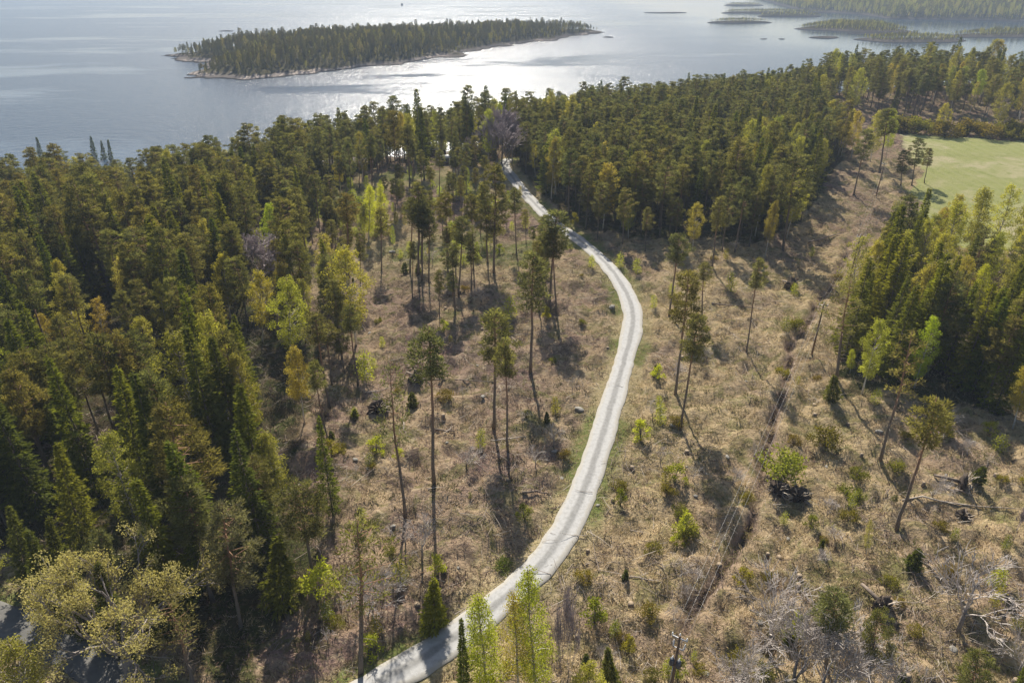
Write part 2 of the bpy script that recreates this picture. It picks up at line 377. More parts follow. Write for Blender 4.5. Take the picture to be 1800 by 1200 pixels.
nr, nc = GX.shape; ii = np.arange(nr - 1)[:, None] * nc + np.arange(nc - 1)[None, :]; ii = ii.ravel()
gme = raw_mesh('ground', V, np.stack([ii, ii + 1, ii + nc + 1, ii + nc], 1), M['ground'], None, True)
wob = 3.0 * (vnoise(GX / 3.5, GY / 3.5, 61) - .5); wob2 = 3.0 * (vnoise(GX / 3.5, GY / 3.5, 62) - .5)
forest = np.zeros(GX.shape)
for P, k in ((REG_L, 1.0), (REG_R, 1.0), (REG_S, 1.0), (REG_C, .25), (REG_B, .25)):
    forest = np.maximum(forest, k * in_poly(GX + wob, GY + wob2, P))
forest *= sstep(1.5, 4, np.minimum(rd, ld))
left = ((rs < 0) | (GY > ROAD[-1][1])).astype(float)
heath = np.clip(left * (0.72 + 0.9 * (fbm(GX / 17, GY / 17, 2, 81) - .5)) + (1 - left) * (0.12 + 1.0 * (fbm(GX / 13, GY / 13, 2, 83) - .5)) + .35 * sstep(110, 190, GY), 0, 1)
fld2 = in_poly(GX + 1.6 * wob, GY + 1.6 * wob2, FIELD)
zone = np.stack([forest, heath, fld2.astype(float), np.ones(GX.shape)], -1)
a = gme.attributes.new('zone', 'FLOAT_COLOR', 'POINT'); a.data.foreach_set('color', zone.astype(np.float32).ravel())
wear = np.maximum(np.exp(-(dd / 1.4) ** 2) * (.7 + .3 * vnoise(GX / 2, GY / 2, 9)), 1.5 * np.exp(-(td / 0.7) ** 2) * (.35 + .9 * vnoise(GX / 2.5, GY / 2.5, 19)))
a = gme.attributes.new('wear', 'FLOAT', 'POINT'); a.data.foreach_set('value', wear.astype(np.float32).ravel())
vg = np.maximum(1 - sstep(2.6, 4.2 + wob * .5, rd), 1 - sstep(2.4, 3.6, ld)) * .85
lush = left * sstep(118, 145, GY) * (1 - sstep(200, 225, GY)) * (GX > -75) * sstep(.40, .58, fbm(GX / 14, GY / 14, 3, 88)) * .75 * sstep(2, 5, rd)
vg = np.maximum(vg, lush * (1 - forest))
a = gme.attributes.new('verge', 'FLOAT', 'POINT'); a.data.foreach_set('value', vg.astype(np.float32).ravel())
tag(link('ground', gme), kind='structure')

# ------------------------------------------------------------------ gravel road and lane
def road_mat():
    m, nt, o = new_mat('gravel'); tc = N(nt, 'ShaderNodeTexCoord'); co = tc.outputs['Object']
    ac = N(nt, 'ShaderNodeAttribute', attribute_name='tint').outputs['Fac']
    wn_ = math_n(nt, 'MULTIPLY_ADD', math_n(nt, 'SUBTRACT', noise_n(nt, .35, 3, .5, co), .5), .35, ac)
    mid = math_n(nt, 'ABSOLUTE', wn_)
    n = noise_n(nt, 2.2, 5, .7, co)
    c = mixc(nt, (0.36, 0.357, 0.35), (0.28, 0.277, 0.27), rmp(nt, n, .4, .7))
    c = mixc(nt, c, (0.15, 0.148, 0.142), math_n(nt, 'MULTIPLY', math_n(nt, 'SUBTRACT', 1.0, rmp(nt, mid, .12, .40)), math_n(nt, 'MULTIPLY_ADD', n, .8, .3), clamp=True))
    c = mixc(nt, c, (0.33, 0.31, 0.27), math_n(nt, 'MULTIPLY', rmp(nt, math_n(nt, 'ADD', mid, math_n(nt, 'MULTIPLY', noise_n(nt, 1.1, 3, .6, co), .5)), .92, 1.22), .85))
    b = N(nt, 'ShaderNodeBsdfPrincipled', i={'Roughness': .95}); nt.links.new(c, b.inputs['Base Color'])
    bp = N(nt, 'ShaderNodeBump', i={'Strength': .4, 'Distance': .05}); nt.links.new(n, bp.inputs['Height']); nt.links.new(bp.outputs[0], b.inputs['Normal'])
    nt.links.new(b.outputs[0], o.inputs[0]); return m
M['gravel'] = road_mat()
def strip(name, L, half, lift=0.06):
    L = np.asarray(L)
    seg = np.r_[0, np.cumsum(np.hypot(*np.diff(L, axis=0).T))]; s = np.arange(0, seg[-1], .8)
    Q = np.stack([np.interp(s, seg, L[:, 0]), np.interp(s, seg, L[:, 1])], 1)
    for _ in range(3): Q[1:-1] = (Q[:-2] + 2 * Q[1:-1] + Q[2:]) / 4
    T = np.gradient(Q, axis=0); T /= np.linalg.norm(T, axis=1, keepdims=True); Nn = np.stack([T[:, 1], -T[:, 0]], 1)
    offs = np.array([-1.12, -1.0, -.72, -.45, -.2, 0, .2, .45, .72, 1.0, 1.12]); dz = np.array([-.16, 0, .03, .01, .05, .07, .05, .01, .03, 0, -.16])
    hw = half * (1 + .16 * (vnoise(s / 5, s * 0, 3) - .5)[:, None] + .16 * (vnoise(s[:, None] / 1.2, np.sign(offs)[None, :] * 7 + s[:, None] * 0, 4) - .5))
    X = Q[:, :1] + Nn[:, :1] * offs * hw; Y = Q[:, 1:] + Nn[:, 1:] * offs * hw; Z = macro(X, Y) + lift + dz
    k = len(offs); ii = (np.arange(len(s) - 1)[:, None] * k + np.arange(k - 1)[None, :]).ravel()
    me = raw_mesh(name, np.stack([X, Y, Z], -1).reshape(-1, 3), np.stack([ii, ii + 1, ii + k + 1, ii + k], 1), M['gravel'], np.tile(offs, len(s)), True)
    return tag(link(name, me), kind='structure')
strip('road', ROAD, 1.5)
pth = strip('path', LANE, 1.4); pth.data.materials[0] = plain_mat('shaded_asphalt', (0.13, 0.125, 0.115), (0.09, 0.088, 0.082), .95, .8)  # lane colour darkened to stand in for the tree shade over it

# ------------------------------------------------------------------ sea
def sea_mat():
    m, nt, o = new_mat('sea_water'); tc = N(nt, 'ShaderNodeTexCoord'); co = tc.outputs['Object']
    mp = N(nt, 'ShaderNodeMapping'); mp.inputs['Scale'].default_value = (0.0022, 0.0075, 1); nt.links.new(co, mp.inputs[0])
    slick = noise_n(nt, 1.0, 4, .55, mp.outputs[0], .8)
    mp2 = N(nt, 'ShaderNodeMapping'); mp2.inputs['Scale'].default_value = (0.010, 0.022, 1); nt.links.new(co, mp2.inputs[0])
    sl2 = noise_n(nt, 1.0, 4, .6, mp2.outputs[0], 1.0)
    sl = math_n(nt, 'MULTIPLY_ADD', sl2, .35, math_n(nt, 'MULTIPLY', slick, .75))
    calm = rmp(nt, sl, .56, .68)
    mw = N(nt, 'ShaderNodeMapping'); mw.inputs['Scale'].default_value = (.55, .9, 1); nt.links.new(co, mw.inputs[0])
    w1 = noise_n(nt, .28, 4, .7, mw.outputs[0]); w2 = noise_n(nt, 1.1, 3, .7, mw.outputs[0])
    ps_ = N(nt, 'ShaderNodeSeparateXYZ'); nt.links.new(co, ps_.inputs[0])
    lee = rmp(nt, math_n(nt, 'MULTIPLY_ADD', slick, 160.0, ps_.outputs[0]), 180, 420)        # sheltered water between the islets
    calm = math_n(nt, 'MAXIMUM', calm, math_n(nt, 'MULTIPLY', lee, 1.28))
    h = math_n(nt, 'ADD', w1, math_n(nt, 'MULTIPLY', w2, .3))
    b = N(nt, 'ShaderNodeBsdfPrincipled', i={'IOR': 1.333, 'Base Color': (0.018, 0.040, 0.072, 1)})
    nt.links.new(math_n(nt, 'MULTIPLY_ADD', calm, -.11, .22), b.inputs['Roughness'])
    bp = N(nt, 'ShaderNodeBump', i={'Distance': 1.0}); nt.links.new(math_n(nt, 'MULTIPLY_ADD', calm, -.55, .80), bp.inputs['Strength'])
    nt.links.new(h, bp.inputs['Height']); nt.links.new(bp.outputs[0], b.inputs['Normal'])
    nt.links.new(b.outputs[0], o.inputs[0]); return m
M['sea'] = sea_mat()
sea = raw_mesh('sea', np.array([[-14000, -600, 0], [14000, -600, 0], [14000, 20000, 0], [-14000, 20000, 0]], float), np.array([[0, 1, 2, 3]]), M['sea'])
tag(link('sea', sea), kind='structure')

# ------------------------------------------------------------------ islands, skerries, far mainland
def island_mat(name, r1, r2, lo, hi):
    m, nt, o = new_mat(name); tc = N(nt, 'ShaderNodeTexCoord'); co = tc.outputs['Object']
    n = noise_n(nt, .12, 4, .65, co); nf = noise_n(nt, .5, 4, .65, co)
    rock = mixc(nt, r2, r1, math_n(nt, 'MULTIPLY', rmp(nt, nf, .45, .62), rmp(nt, noise_n(nt, .025, 2, .5, co), .45, .58)))
    g = N(nt, 'ShaderNodeNewGeometry'); pz = N(nt, 'ShaderNodeSeparateXYZ'); nt.links.new(g.outputs['Position'], pz.inputs[0])
    rock = mixc(nt, (0.035, 0.034, 0.033), rock, rmp(nt, pz.outputs[2], .25, .8))
    veg = mixc(nt, (0.05, 0.043, 0.028), (0.075, 0.07, 0.035), rmp(nt, nf, .4, .6))
    c = mixc(nt, rock, veg, rmp(nt, math_n(nt, 'ADD', pz.outputs[2], math_n(nt, 'MULTIPLY', math_n(nt, 'SUBTRACT', n, .5), 4)), lo, hi))
    b = N(nt, 'ShaderNodeBsdfDiffuse'); nt.links.new(c, b.inputs[0]); nt.links.new(b.outputs[0], o.inputs[0]); return m
M['island'] = island_mat('island_rock', (0.46, 0.39, 0.34), (0.13, 0.115, 0.105), 1.2, 2.6)
M['skerry'] = island_mat('skerry_rock', (0.12, 0.105, 0.095), (0.06, 0.055, 0.05), 1.4, 2.6)
ISL = {}
def island(name, poly, mat, slope, hmax, step, seed, rough=1.0):
    P = np.array(poly, float); pad = 3 * step
    xs = np.arange(P[:, 0].min() - pad, P[:, 0].max() + pad, step); ys = np.arange(P[:, 1].min() - pad, P[:, 1].max() + pad, step)
    X, Y = np.meshgrid(xs, ys)
    def hfun(x, y):
        wx = x + 14 * rough * (fbm(x / 22, y / 22, 2, seed) - .5); wy = y + 14 * rough * (fbm(x / 22, y / 22, 2, seed + 7) - .5)
        d, _ = dist_poly(wx, wy, np.vstack([P, P[:1]])); d = np.where(in_poly(wx, wy, P), d, -d)
        z = np.where(d > 0, hmax * (1 - np.exp(-d * slope / hmax)), d * .25)
        return np.clip(z + np.where(d > -3, rough * 1.1 * (fbm(x / 9, y / 9, 3, seed + 3) - .5), 0), -3, None)
    Z = hfun(X, Y); nc_ = len(xs); ii = (np.arange(len(ys) - 1)[:, None] * nc_ + np.arange(nc_ - 1)[None, :]).ravel()
    F = np.stack([ii, ii + 1, ii + nc_ + 1, ii + nc_], 1); zz = Z.ravel(); F = F[zz[F].max(1) > -1.0]
    used = np.unique(F); mp = np.full(len(zz), -1); mp[used] = np.arange(len(used))
    me = raw_mesh(name, np.stack([X.ravel(), Y.ravel(), zz], 1)[used], mp[F], mat, None, True)
    tag(link(name, me), kind='structure'); ISL[seed] = (P, hfun)
def wpx(L): return [at_z(a, b, 0)[:2] for a, b in L]
MAINI = wpx([(294, 98), (318, 108), (340, 112), (383, 115), (372, 122), (338, 131), (370, 137), (430, 141), (480, 138), (520, 133), (570, 127), (620, 122), (665, 118), (715, 112),
             (770, 105), (822, 97), (800, 92), (850, 87), (900, 82), (950, 75), (1000, 67), (1056, 58), (1030, 55), (960, 57), (880, 61), (800, 66), (720, 71), (640, 76), (560, 81), (480, 86), (400, 91), (340, 94)])
island('wooded_island', MAINI, M['island'], .22, 19, 3.5, 101, 2.4)
SK = [(1170, 23, 34, 12, .5, 1.0, 1), (1305, 10, 30, 16, .5, 2.6, 1), (1352, 23, 86, 16, .5, 2.2, 1), (1298, 40, 50, 14, .5, 2.6, 1), (1390, 29, 48, 16, .6, 3.4, 1),
      (1505, 52, 80, 44, .25, 5, 1), (1450, 67, 24, 9, .5, 1.6, 1), (1598, 72, 78, 26, .3, 3, 1), (1530, 60, 40, 5, .5, 1.0, 1), (1790, 63, 110, 20, .3, 3, 1), (400, 55, 13, 4, .4, 1, 1), (1068, 66, 9, 4, .5, .9, 1), (1040, 59, 16, 7, .5, 1.6, 1),
      (1343, 69, 7, 3, .5, .8, 1), (1372, 69, 6, 3, .5, .8, 1), (1500, 22, 40, 6, .4, .8, 1), (1480, 4, 80, 16, .3, 2, 1), (1690, 66, 30, 5, .4, .8, 1)]
for k, (px, py, hw, depth, slope, hm, _) in enumerate(SK):
    c = at_z(px, py, 0); r = hw * np.linalg.norm(c - CAMP) / 1280.0
    poly = [(c[0] + r * math.cos(t) * (1 + .18 * math.sin(3 * t + k)), c[1] + depth * 1.3 * math.sin(t) * (1 + .2 * math.sin(2 * t + 2 * k))) for t in np.linspace(0, 2 * math.pi, 22)[:-1]]
    island('skerry', poly, M['skerry'], slope, hm, max(2.0, min(6, depth / 5)), 200 + k, .35)
FARP = wpx([(1520, 27), (1560, 34), (1620, 35), (1700, 36), (1780, 38), (1990, 42)]) + [(1900, 1500), (1900, 2600), (760, 2500), (560, 1500)]
island('far_mainland', FARP, M['skerry'], .16, 26, 14, 301, 1.0)
HEADP = wpx([(1398, 5), (1480, 7), (1560, 11), (1640, 12)]) + [(1500, 1900), (1500, 2500), (700, 2300)]
island('far_headland', HEADP, M['skerry'], .10, 18, 16, 302, 1.0)

# ------------------------------------------------------------------ tree builders: each returns (height, trunk mesh, crown mesh)
def unit(g, n): v = g.normal(size=(n, 3)); return v / np.linalg.norm(v, axis=1, keepdims=True)
def trunk_path(g, h, bend=.25, n=9):
    z = np.linspace(0, h, n); ph = g.random() * 6.28; b = bend * np.sin(np.linspace(0, 2.2, n)) ** 2
    P = np.stack([b * math.cos(ph) + np.r_[0, g.normal(0, .04, n - 1)], b * math.sin(ph) + np.r_[0, g.normal(0, .04, n - 1)], z], 1); P[0] = (0, 0, -.4); return P
def at_h(P, z): return np.array([np.interp(z, P[:, 2], P[:, 0]), np.interp(z, P[:, 2], P[:, 1]), z])
def make_pine(seed, h=18.0, cb=.45, rmax=2.5, pads=50, leaves=130, top=.30, rad=.19, dead=10, mat='pine', Lf=.42):
    g = np.random.default_rng(seed); P = trunk_path(g, h, .35); tr = MB(); cr = MB()
    rz = np.interp(P[:, 2] / h, [0, .04, .5, .85, 1], [rad * 1.35, rad, rad * .72, rad * .32, .03]); tr.tube(P, rz, 7)
    for k in range(dead):
        z = h * g.uniform(max(.2, cb - .28), cb + .1); a = g.random() * 6.28; l = g.uniform(.4, 1.7); p0 = at_h(P, z)
        d = np.array([math.cos(a), math.sin(a), g.uniform(-.25, .25)]); tr.tube([p0, p0 + d * l * .6, p0 + d * l + [0, 0, -.15 * l]], [.035, .025, .008], 3, .3)
    lop = g.random() * 6.28
    for k in range(pads):
        t = ((k + g.random()) / pads) ** .92; z = h * (cb + (1 - cb) * t) - .25
        pr = rmax * (math.sqrt(max(0, 1 - ((t - top) / (1.02 - top)) ** 2)) if t > top else .5 + .5 * t / top)
        a = k * 2.39996 + g.normal(0, .35); pr *= 1 + .28 * math.cos(a - lop)
        rr = pr * g.uniform(.35, 1.0); s = (.62 + .38 * (1 - t)) * g.uniform(.75, 1.2)
        p0 = at_h(P, min(z - .25 * rr, h)); c = at_h(P, min(z, h)) + [math.cos(a) * rr, math.sin(a) * rr, .12 * rr]; c[2] = z + g.normal(0, .15)
        tr.tube([p0, (p0 + c) / 2 + [0, 0, .02 * rr], c], [.05, .032, .012], 3, .4)
        n = int(leaves * s); q = unit(g, n) * (g.random((n, 1)) ** .45) * np.array([.95, .95, .46]) * s
        out = q / .9 + np.array([math.cos(a) * .45, math.sin(a) * .45, .55]); D = out + g.normal(0, .55, (n, 3))
        cr.leaves(c + q, D, Lf * g.uniform(.7, 1.2, n), .12 * g.uniform(.7, 1.2, n), g, np.clip(g.normal(g.uniform(.2, .8), .15, n), 0, 1))
    return h, tr.mesh('pine_trunk', M['pine_bark'], True), cr.mesh('pine_crown', M[mat])
def make_spruce(seed, h=19.0, base=.06, r0=2.9, step=.62, mat='spruce', power=1.0, dens=1.0, barkm='spruce_bark', thin=0.0, nbr=6, Lf=1.0):
    g = np.random.default_rng(seed); P = trunk_path(g, h, .1); tr = MB(); cr = MB()
    tr.tube(P, np.interp(P[:, 2] / h, [0, .05, 1], [.25, .18, .02]) * min(1, h / 15), 7)
    z = h * base; lop = g.random() * 6.28
    while z < h - .25:
        t = (z / h - base) / (1 - base); Rz = r0 * ((1 - t) ** power) * (.6 + .4 * min(1, t / .12)) + .07 * h / 19
        nb = max(4, int(nbr + 2 * (1 - t))); a0 = g.random() * 6.28
        for b in range(nb):
            if g.random() < thin: continue
            a = a0 + b * 6.283 / nb + g.normal(0, .22); l = Rz * g.uniform(.55, 1.2) * (1 + .15 * math.cos(a - lop)); dr = g.uniform(.18, .42) * (1 - .8 * t); zb = z + g.normal(0, .12)
            ca, sa = math.cos(a), math.sin(a); p0 = at_h(P, zb); tb = g.normal(.5, .13)
            n = int((5 + 15 * l * 19 / h * min(1, h / 12)) * dens); s = g.uniform(.05, 1, n) ** .62; wdt = .36 * l * (1.08 - s) + .06
            lat = g.uniform(-1, 1, n) * wdt; zz = .15 * s * l * (1 - t) - dr * l * s ** 1.4 + .22 * l * np.clip(s - .7, 0, 1) - np.abs(lat) * .25 + g.normal(0, .05, n) + .35 * t * l * s
            Q = p0 + np.stack([ca * s * l - sa * lat, sa * s * l + ca * lat, zz], 1)
            D = np.stack([ca * .9 - sa * np.sign(lat) * .6 + g.normal(0, .25, n), sa * .9 + ca * np.sign(lat) * .6 + g.normal(0, .25, n), -.22 + .4 * t + g.normal(0, .25, n)], 1)
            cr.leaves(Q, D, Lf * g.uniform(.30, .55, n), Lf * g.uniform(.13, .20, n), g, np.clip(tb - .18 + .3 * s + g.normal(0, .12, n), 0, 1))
            if thin > 0 or (l > 1.2 and g.random() < .25): tr.tube([p0, p0 + np.array([ca * l * .6, sa * l * .6, -.05 * l]), p0 + np.array([ca * l * .95, sa * l * .95, -dr * l])], [.035, .025, .008], 3, .4)
        z += step * g.uniform(.8, 1.2) * (1 - .45 * t)
    n = 14; cr.leaves(at_h(P, h) + np.stack([g.normal(0, .03, n), g.normal(0, .03, n), -g.uniform(0, .8, n) * h / 19], 1), np.stack([g.normal(0, .35, n), g.normal(0, .35, n), np.ones(n)], 1), .32 * Lf, .09 * Lf, g, .65)
    return h, tr.mesh('spruce_trunk', M[barkm], True), cr.mesh('spruce_crown', M[mat])
def make_birch(seed, h=15.0, cb=.30, rmax=2.2, clumps=70, leaves=120, mat='birch', barkm='birch_bark', Lf=.20, rad=.12, droop=.5, lean=0.3):
    g = np.random.default_rng(seed); P = trunk_path(g, h, lean); tr = MB(); cr = MB()
    tr.tube(P, np.interp(P[:, 2] / h, [0, .04, .6, 1], [rad * 1.4, rad, rad * .55, .012]), 6)
    for k in range(clumps):
        t = ((k + g.random()) / clumps) ** .95; z = h * (cb + (1 - cb) * t) - .2
        pr = rmax * (math.sin(math.pi * (.18 + .76 * t)) ** .9); a = k * 2.39996 + g.normal(0, .4); rr = pr * g.uniform(.3, 1.0); s = g.uniform(.6, 1.1) * (.75 + .35 * (1 - t))
        p0 = at_h(P, max(h * cb * .8, z - .7 * rr)); c = at_h(P, z) + [math.cos(a) * rr, math.sin(a) * rr, 0]
        tr.tube([p0, p0 * .45 + c * .55 + [0, 0, .15 * rr], c, c + [math.cos(a) * .4, math.sin(a) * .4, -.3]], [.04, .025, .012, .006], 3, .5)
        n = int(leaves * s); q = unit(g, n) * (g.random((n, 1)) ** .5) * np.array([.78, .78, .85]) * s - np.array([0, 0, .2])
        D = q * .6 + g.normal(0, .6, (n, 3)) + np.array([0, 0, -droop])
        cr.leaves(c + q, D, Lf * g.uniform(.7, 1.3, n), Lf * .62 * g.uniform(.7, 1.2, n), g, np.clip(g.normal(g.uniform(.3, .7), .2, n), 0, 1))
    return h, tr.mesh('birch_trunk', M[barkm], True), cr.mesh('birch_crown', M[mat])
RMIN = [0.016]
def branch_rec(mb, g, p, d, l, r, depth, spread, up, out_tips=None):
    r = max(r, RMIN[0])
    q = p + d * l * .5 + g.normal(0, .05 * l, 3); e = p + d * l + g.normal(0, .07 * l, 3)
    mb.tube([p, q, e], [r, r * .82, r * .62], 5 if r > .06 else 3, g.random(), False)
    if out_tips is not None and depth <= 2: out_tips.append(e)
    if depth == 0: return
    for k in range(g.integers(2, 4) + (1 if depth == 1 else 0)):
        v = g.normal(0, 1, 3); v -= v.dot(d) * d; v /= np.linalg.norm(v) + 1e-9
        nd = d + v * spread * g.uniform(.5, 1.2) + np.array([0, 0, up]); nd /= np.linalg.norm(nd)
        st = p + (e - p) * g.uniform(.55, 1.0)
        branch_rec(mb, g, st, nd, l * g.uniform(.62, .88), r * .62, depth - 1, spread, up, out_tips)
def make_bare(seed, h=9.0, stems=1, rmin=.013, spread=.75, depth=5, mat='twig', barkm='grey_bark', r=.12, first=.28):
    g = np.random.default_rng(seed); tr = MB(); cr = MB(); RMIN[0] = rmin
    for s in range(stems):
        a = g.random() * 6.28; ln = .05 if stems == 1 else g.uniform(.2, .75)
        d = np.array([math.cos(a) * ln, math.sin(a) * ln, 1.0]); d /= np.linalg.norm(d)
        l = h * first; e = d * l; rr = r if stems == 1 else r * .6
        tr.tube([np.array([0, 0, -.3]), e * .5 + g.normal(0, .05, 3), e], [rr * 1.2, rr, rr * .85], 6)
        for k in range(4 if stems > 1 else 6):
            v = g.normal(0, 1, 3); v[2] *= .2; nd = d + v * spread * .42; nd /= np.linalg.norm(nd)
            branch_rec(cr, g, e * g.uniform(.6, 1.0), nd, h * .20, rr * .42, depth - 1, spread * .8, .16)
    me_c = cr.mesh('bare_crown', M[mat]); zmax = max(v.co.z for v in me_c.vertices)
    return zmax, tr.mesh('bare_trunk', M[barkm], True), me_c
def make_oak(seed, h=13.0, mat='oak'):
    g = np.random.default_rng(seed); tr = MB(); cr = MB(); tips = []
    tr.tube([(0, 0, -.4), (.05, .1, 1.5), (.1, 0, 3.6)], [.46, .36, .30], 9)
    for k in range(7):
        a = k * .9 + g.normal(0, .2); nd = np.array([math.cos(a) * .8, math.sin(a) * .8, g.uniform(.35, 1.2)]); nd /= np.linalg.norm(nd)
        branch_rec(tr, g, np.array([.1, 0, g.uniform(2.8, 3.6)]), nd, 3.2, .17, 4, .62, .10, tips)
    tips = np.array(tips)
    for c in tips[g.permutation(len(tips))[:900]]:
        n = 38; q = unit(g, n) * (g.random((n, 1)) ** .5) * np.array([.55, .55, .42]); D = q + g.normal(0, .5, (n, 3)) + [0, 0, .2]
        cr.leaves(c + q, D, .14 * g.uniform(.6, 1.4, n), .09 * g.uniform(.7, 1.3, n), g, np.clip(g.normal(g.uniform(.3, .75), .16, n), 0, 1))
    me_c = cr.mesh('oak_crown', M[mat]); zmax = max(v.co.z for v in me_c.vertices)
    return zmax, tr.mesh('oak_trunk', M['grey_bark'], True), me_c
def make_shrub(seed, h=2.2, r=1.0, clumps=16, leaves=40, mat='lime', barkm='grey_bark', Lf=.2):
    g = np.random.default_rng(seed); tr = MB(); cr = MB()
    for k in range(clumps):
        t = math.sqrt((k + .5) / clumps); a = k * 2.4 + g.normal(0, .3); z = h * g.uniform(.2, 1.0); rr = r * g.uniform(.2, 1.0) * math.sqrt(max(.08, 1 - (z / h) ** 2 * .8))
        c = np.array([math.cos(a) * rr, math.sin(a) * rr, z]); tr.tube([(0, 0, -.15), c * [.4, .4, .55], c], [.03, .02, .008], 3)
        n = leaves; q = unit(g, n) * (g.random((n, 1)) ** .5) * .34 * r; D = q / r + g.normal(0, .5, (n, 3)) + [0, 0, .4]
        cr.leaves(c + q, D, Lf * g.uniform(.7, 1.3, n), Lf * .6, g, np.clip(g.normal(.5, .2, n), 0, 1))
    return h, tr.mesh('shrub_stems', M[barkm]), cr.mesh('shrub_foliage', M[mat])

PROTO = {
    'pine': [make_pine(1), make_pine(2, cb=.40, rmax=2.8, pads=60), make_pine(3, cb=.5, rmax=2.3), make_pine(4, cb=.36, rmax=2.6, pads=64), make_pine(5, cb=.46, rmax=3.0, pads=58, top=.45)],
    'tall': [make_pine(11, cb=.66, rmax=1.9, pads=34, leaves=125, top=.35, dead=12), make_pine(12, cb=.60, rmax=2.2, pads=38, leaves=120, top=.25, dead=14), make_pine(13, cb=.70, rmax=1.6, pads=28, leaves=125, dead=9), make_pine(14, cb=.55, rmax=1.8, pads=38, leaves=115, top=.2, dead=16)],
    'sparse': [make_pine(21, cb=.55, rmax=2.6, pads=26, leaves=55, dead=18, rad=.20), make_pine(22, cb=.5, rmax=3.0, pads=30, leaves=55, dead=20, rad=.22)],
    'spruce': [make_spruce(31), make_spruce(32, r0=2.5), make_spruce(33, r0=3.3), make_spruce(34, r0=2.7, power=.85), make_spruce(35, r0=3.0, thin=.15)],
    'thin': [make_spruce(41, thin=.42, dens=.8, r0=2.7, barkm='grey_bark', step=.7)],
    'birch': [make_birch(51), make_birch(52, rmax=2.6, clumps=70), make_birch(53, rmax=1.8, cb=.38), make_birch(54, rmax=2.3, clumps=50, leaves=100, lean=.7)],
    'slim': [make_birch(61, rmax=1.35, clumps=66, leaves=150, Lf=.15, cb=.25, droop=.75, mat='lime'), make_birch(62, rmax=1.5, clumps=70, leaves=140, Lf=.15, cb=.2, droop=.7, mat='lime'), make_birch(63, rmax=1.25, clumps=50, leaves=110, Lf=.14, cb=.3, droop=.6)],
    'bare': [make_bare(71, 9, depth=5, rmin=.017), make_bare(72, 9, spread=.9, depth=5, rmin=.017), make_bare(73, 9, stems=4, first=.22, depth=5, rmin=.016)],
    'lilac': [make_bare(75, 11, stems=1, rmin=.026, depth=7, mat='lilac_twig', spread=.62, first=.35), make_bare(76, 11, stems=3, rmin=.026, depth=6, mat='lilac_twig', spread=.6)],
    'oak': [make_oak(81)],
    'sapling': [make_birch(91, h=4, cb=.12, rmax=.7, clumps=26, leaves=34, mat='lime', Lf=.2, rad=.04, droop=.2, lean=.1), make_birch(92, h=4, cb=.10, rmax=.55, clumps=24, leaves=30, mat='lime', Lf=.2, rad=.035, droop=.2, lean=.1), make_shrub(93, 2.6, 1.1, 18, 40)],
    'bush': [make_shrub(95, 2.0, 1.6, 24, 46, 'birch'), make_shrub(96, 1.6, 1.3, 20, 44, 'birch')],
    'juniper': [make_spruce(98, h=3.4, base=.03, r0=.85, step=.26, power=.8, dens=2.0, Lf=.6, nbr=5), make_spruce(99, h=3.0, base=.03, r0=1.15, step=.27, power=.85, dens=1.8, Lf=.6, nbr=5)],
    'young': [make_spruce(101, h=6.5, base=.04, r0=1.6, step=.38, power=.95, dens=1.3, Lf=.75, nbr=5), make_spruce(102, h=6.0, base=.04, r0=1.35, step=.36, power=.95, dens=1.3, Lf=.75, nbr=5)],
}
KIND = {'pine': ('pine_tree', 'pine tree'), 'tall': ('pine_tree', 'pine tree'), 'sparse': ('pine_tree', 'pine tree'), 'spruce': ('spruce_tree', 'spruce tree'), 'thin': ('spruce_tree', 'spruce tree'), 'young': ('spruce_tree', 'spruce tree'),
        'birch': ('birch_tree', 'birch tree'), 'slim': ('birch_tree', 'birch tree'), 'bare': ('bare_tree', 'bare tree'), 'lilac': ('bare_tree', 'bare tree'), 'oak': ('oak_tree', 'oak tree'),
        'sapling': ('birch_sapling', 'sapling'), 'bush': ('shrub', 'shrub'), 'juniper': ('juniper', 'juniper')}
PCHILD = {}
def plant(kind, var, x, y, h, label, group=None, color=None, yaw=None, wide=1.0, tilt=None, z=None):
    ph, tm, cm = PROTO[kind][var % len(PROTO[kind])]; nm, cat = KIND[kind]
    z = float(ground(x, y)) - .05 if z is None else z
    e = empty(nm, (x, y, z)); s = h / ph; e.scale = (s * wide, s * wide, s)
    yaw = rng.random() * 6.283 if yaw is None else yaw
    if tilt is not None: e.rotation_euler = (Matrix(Euler(tilt).to_matrix()) @ Euler((0, 0, yaw)).to_matrix()).to_euler()
    else: e.rotation_euler = (rng.normal(0, .018), rng.normal(0, .018), yaw)
    small = nm in ('shrub', 'birch_sapling')
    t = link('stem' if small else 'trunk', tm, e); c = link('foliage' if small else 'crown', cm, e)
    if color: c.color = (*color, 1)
    PCHILD.setdefault((kind, var % len(PROTO[kind])), (t, c)); tag(e, label, cat, group); return e
def plant_px(kind, var, b, t, label, group=None, color=None, wide=1.0):
    """base pixel b on the ground, top pixel t fixes height and lean"""
    p = on_ground(*b); d = ray(*t); a = np.array([0, 0, 1.0])
    w = p - CAMP; A = np.array([[d @ d, -(d @ a)], [d @ a, -(a @ a)]]); s, h = np.linalg.solve(A, np.array([w @ d, w @ a]))
    off = CAMP + d * s - (p + a * h); ox = float(np.clip(off[0], -1.4, 1.4)); h = float(np.clip(h, .8, 30))
    return plant(kind, var, p[0], p[1], h, label, group, color, None, wide, (0, math.atan2(ox, h), 0), p[2] - .05)

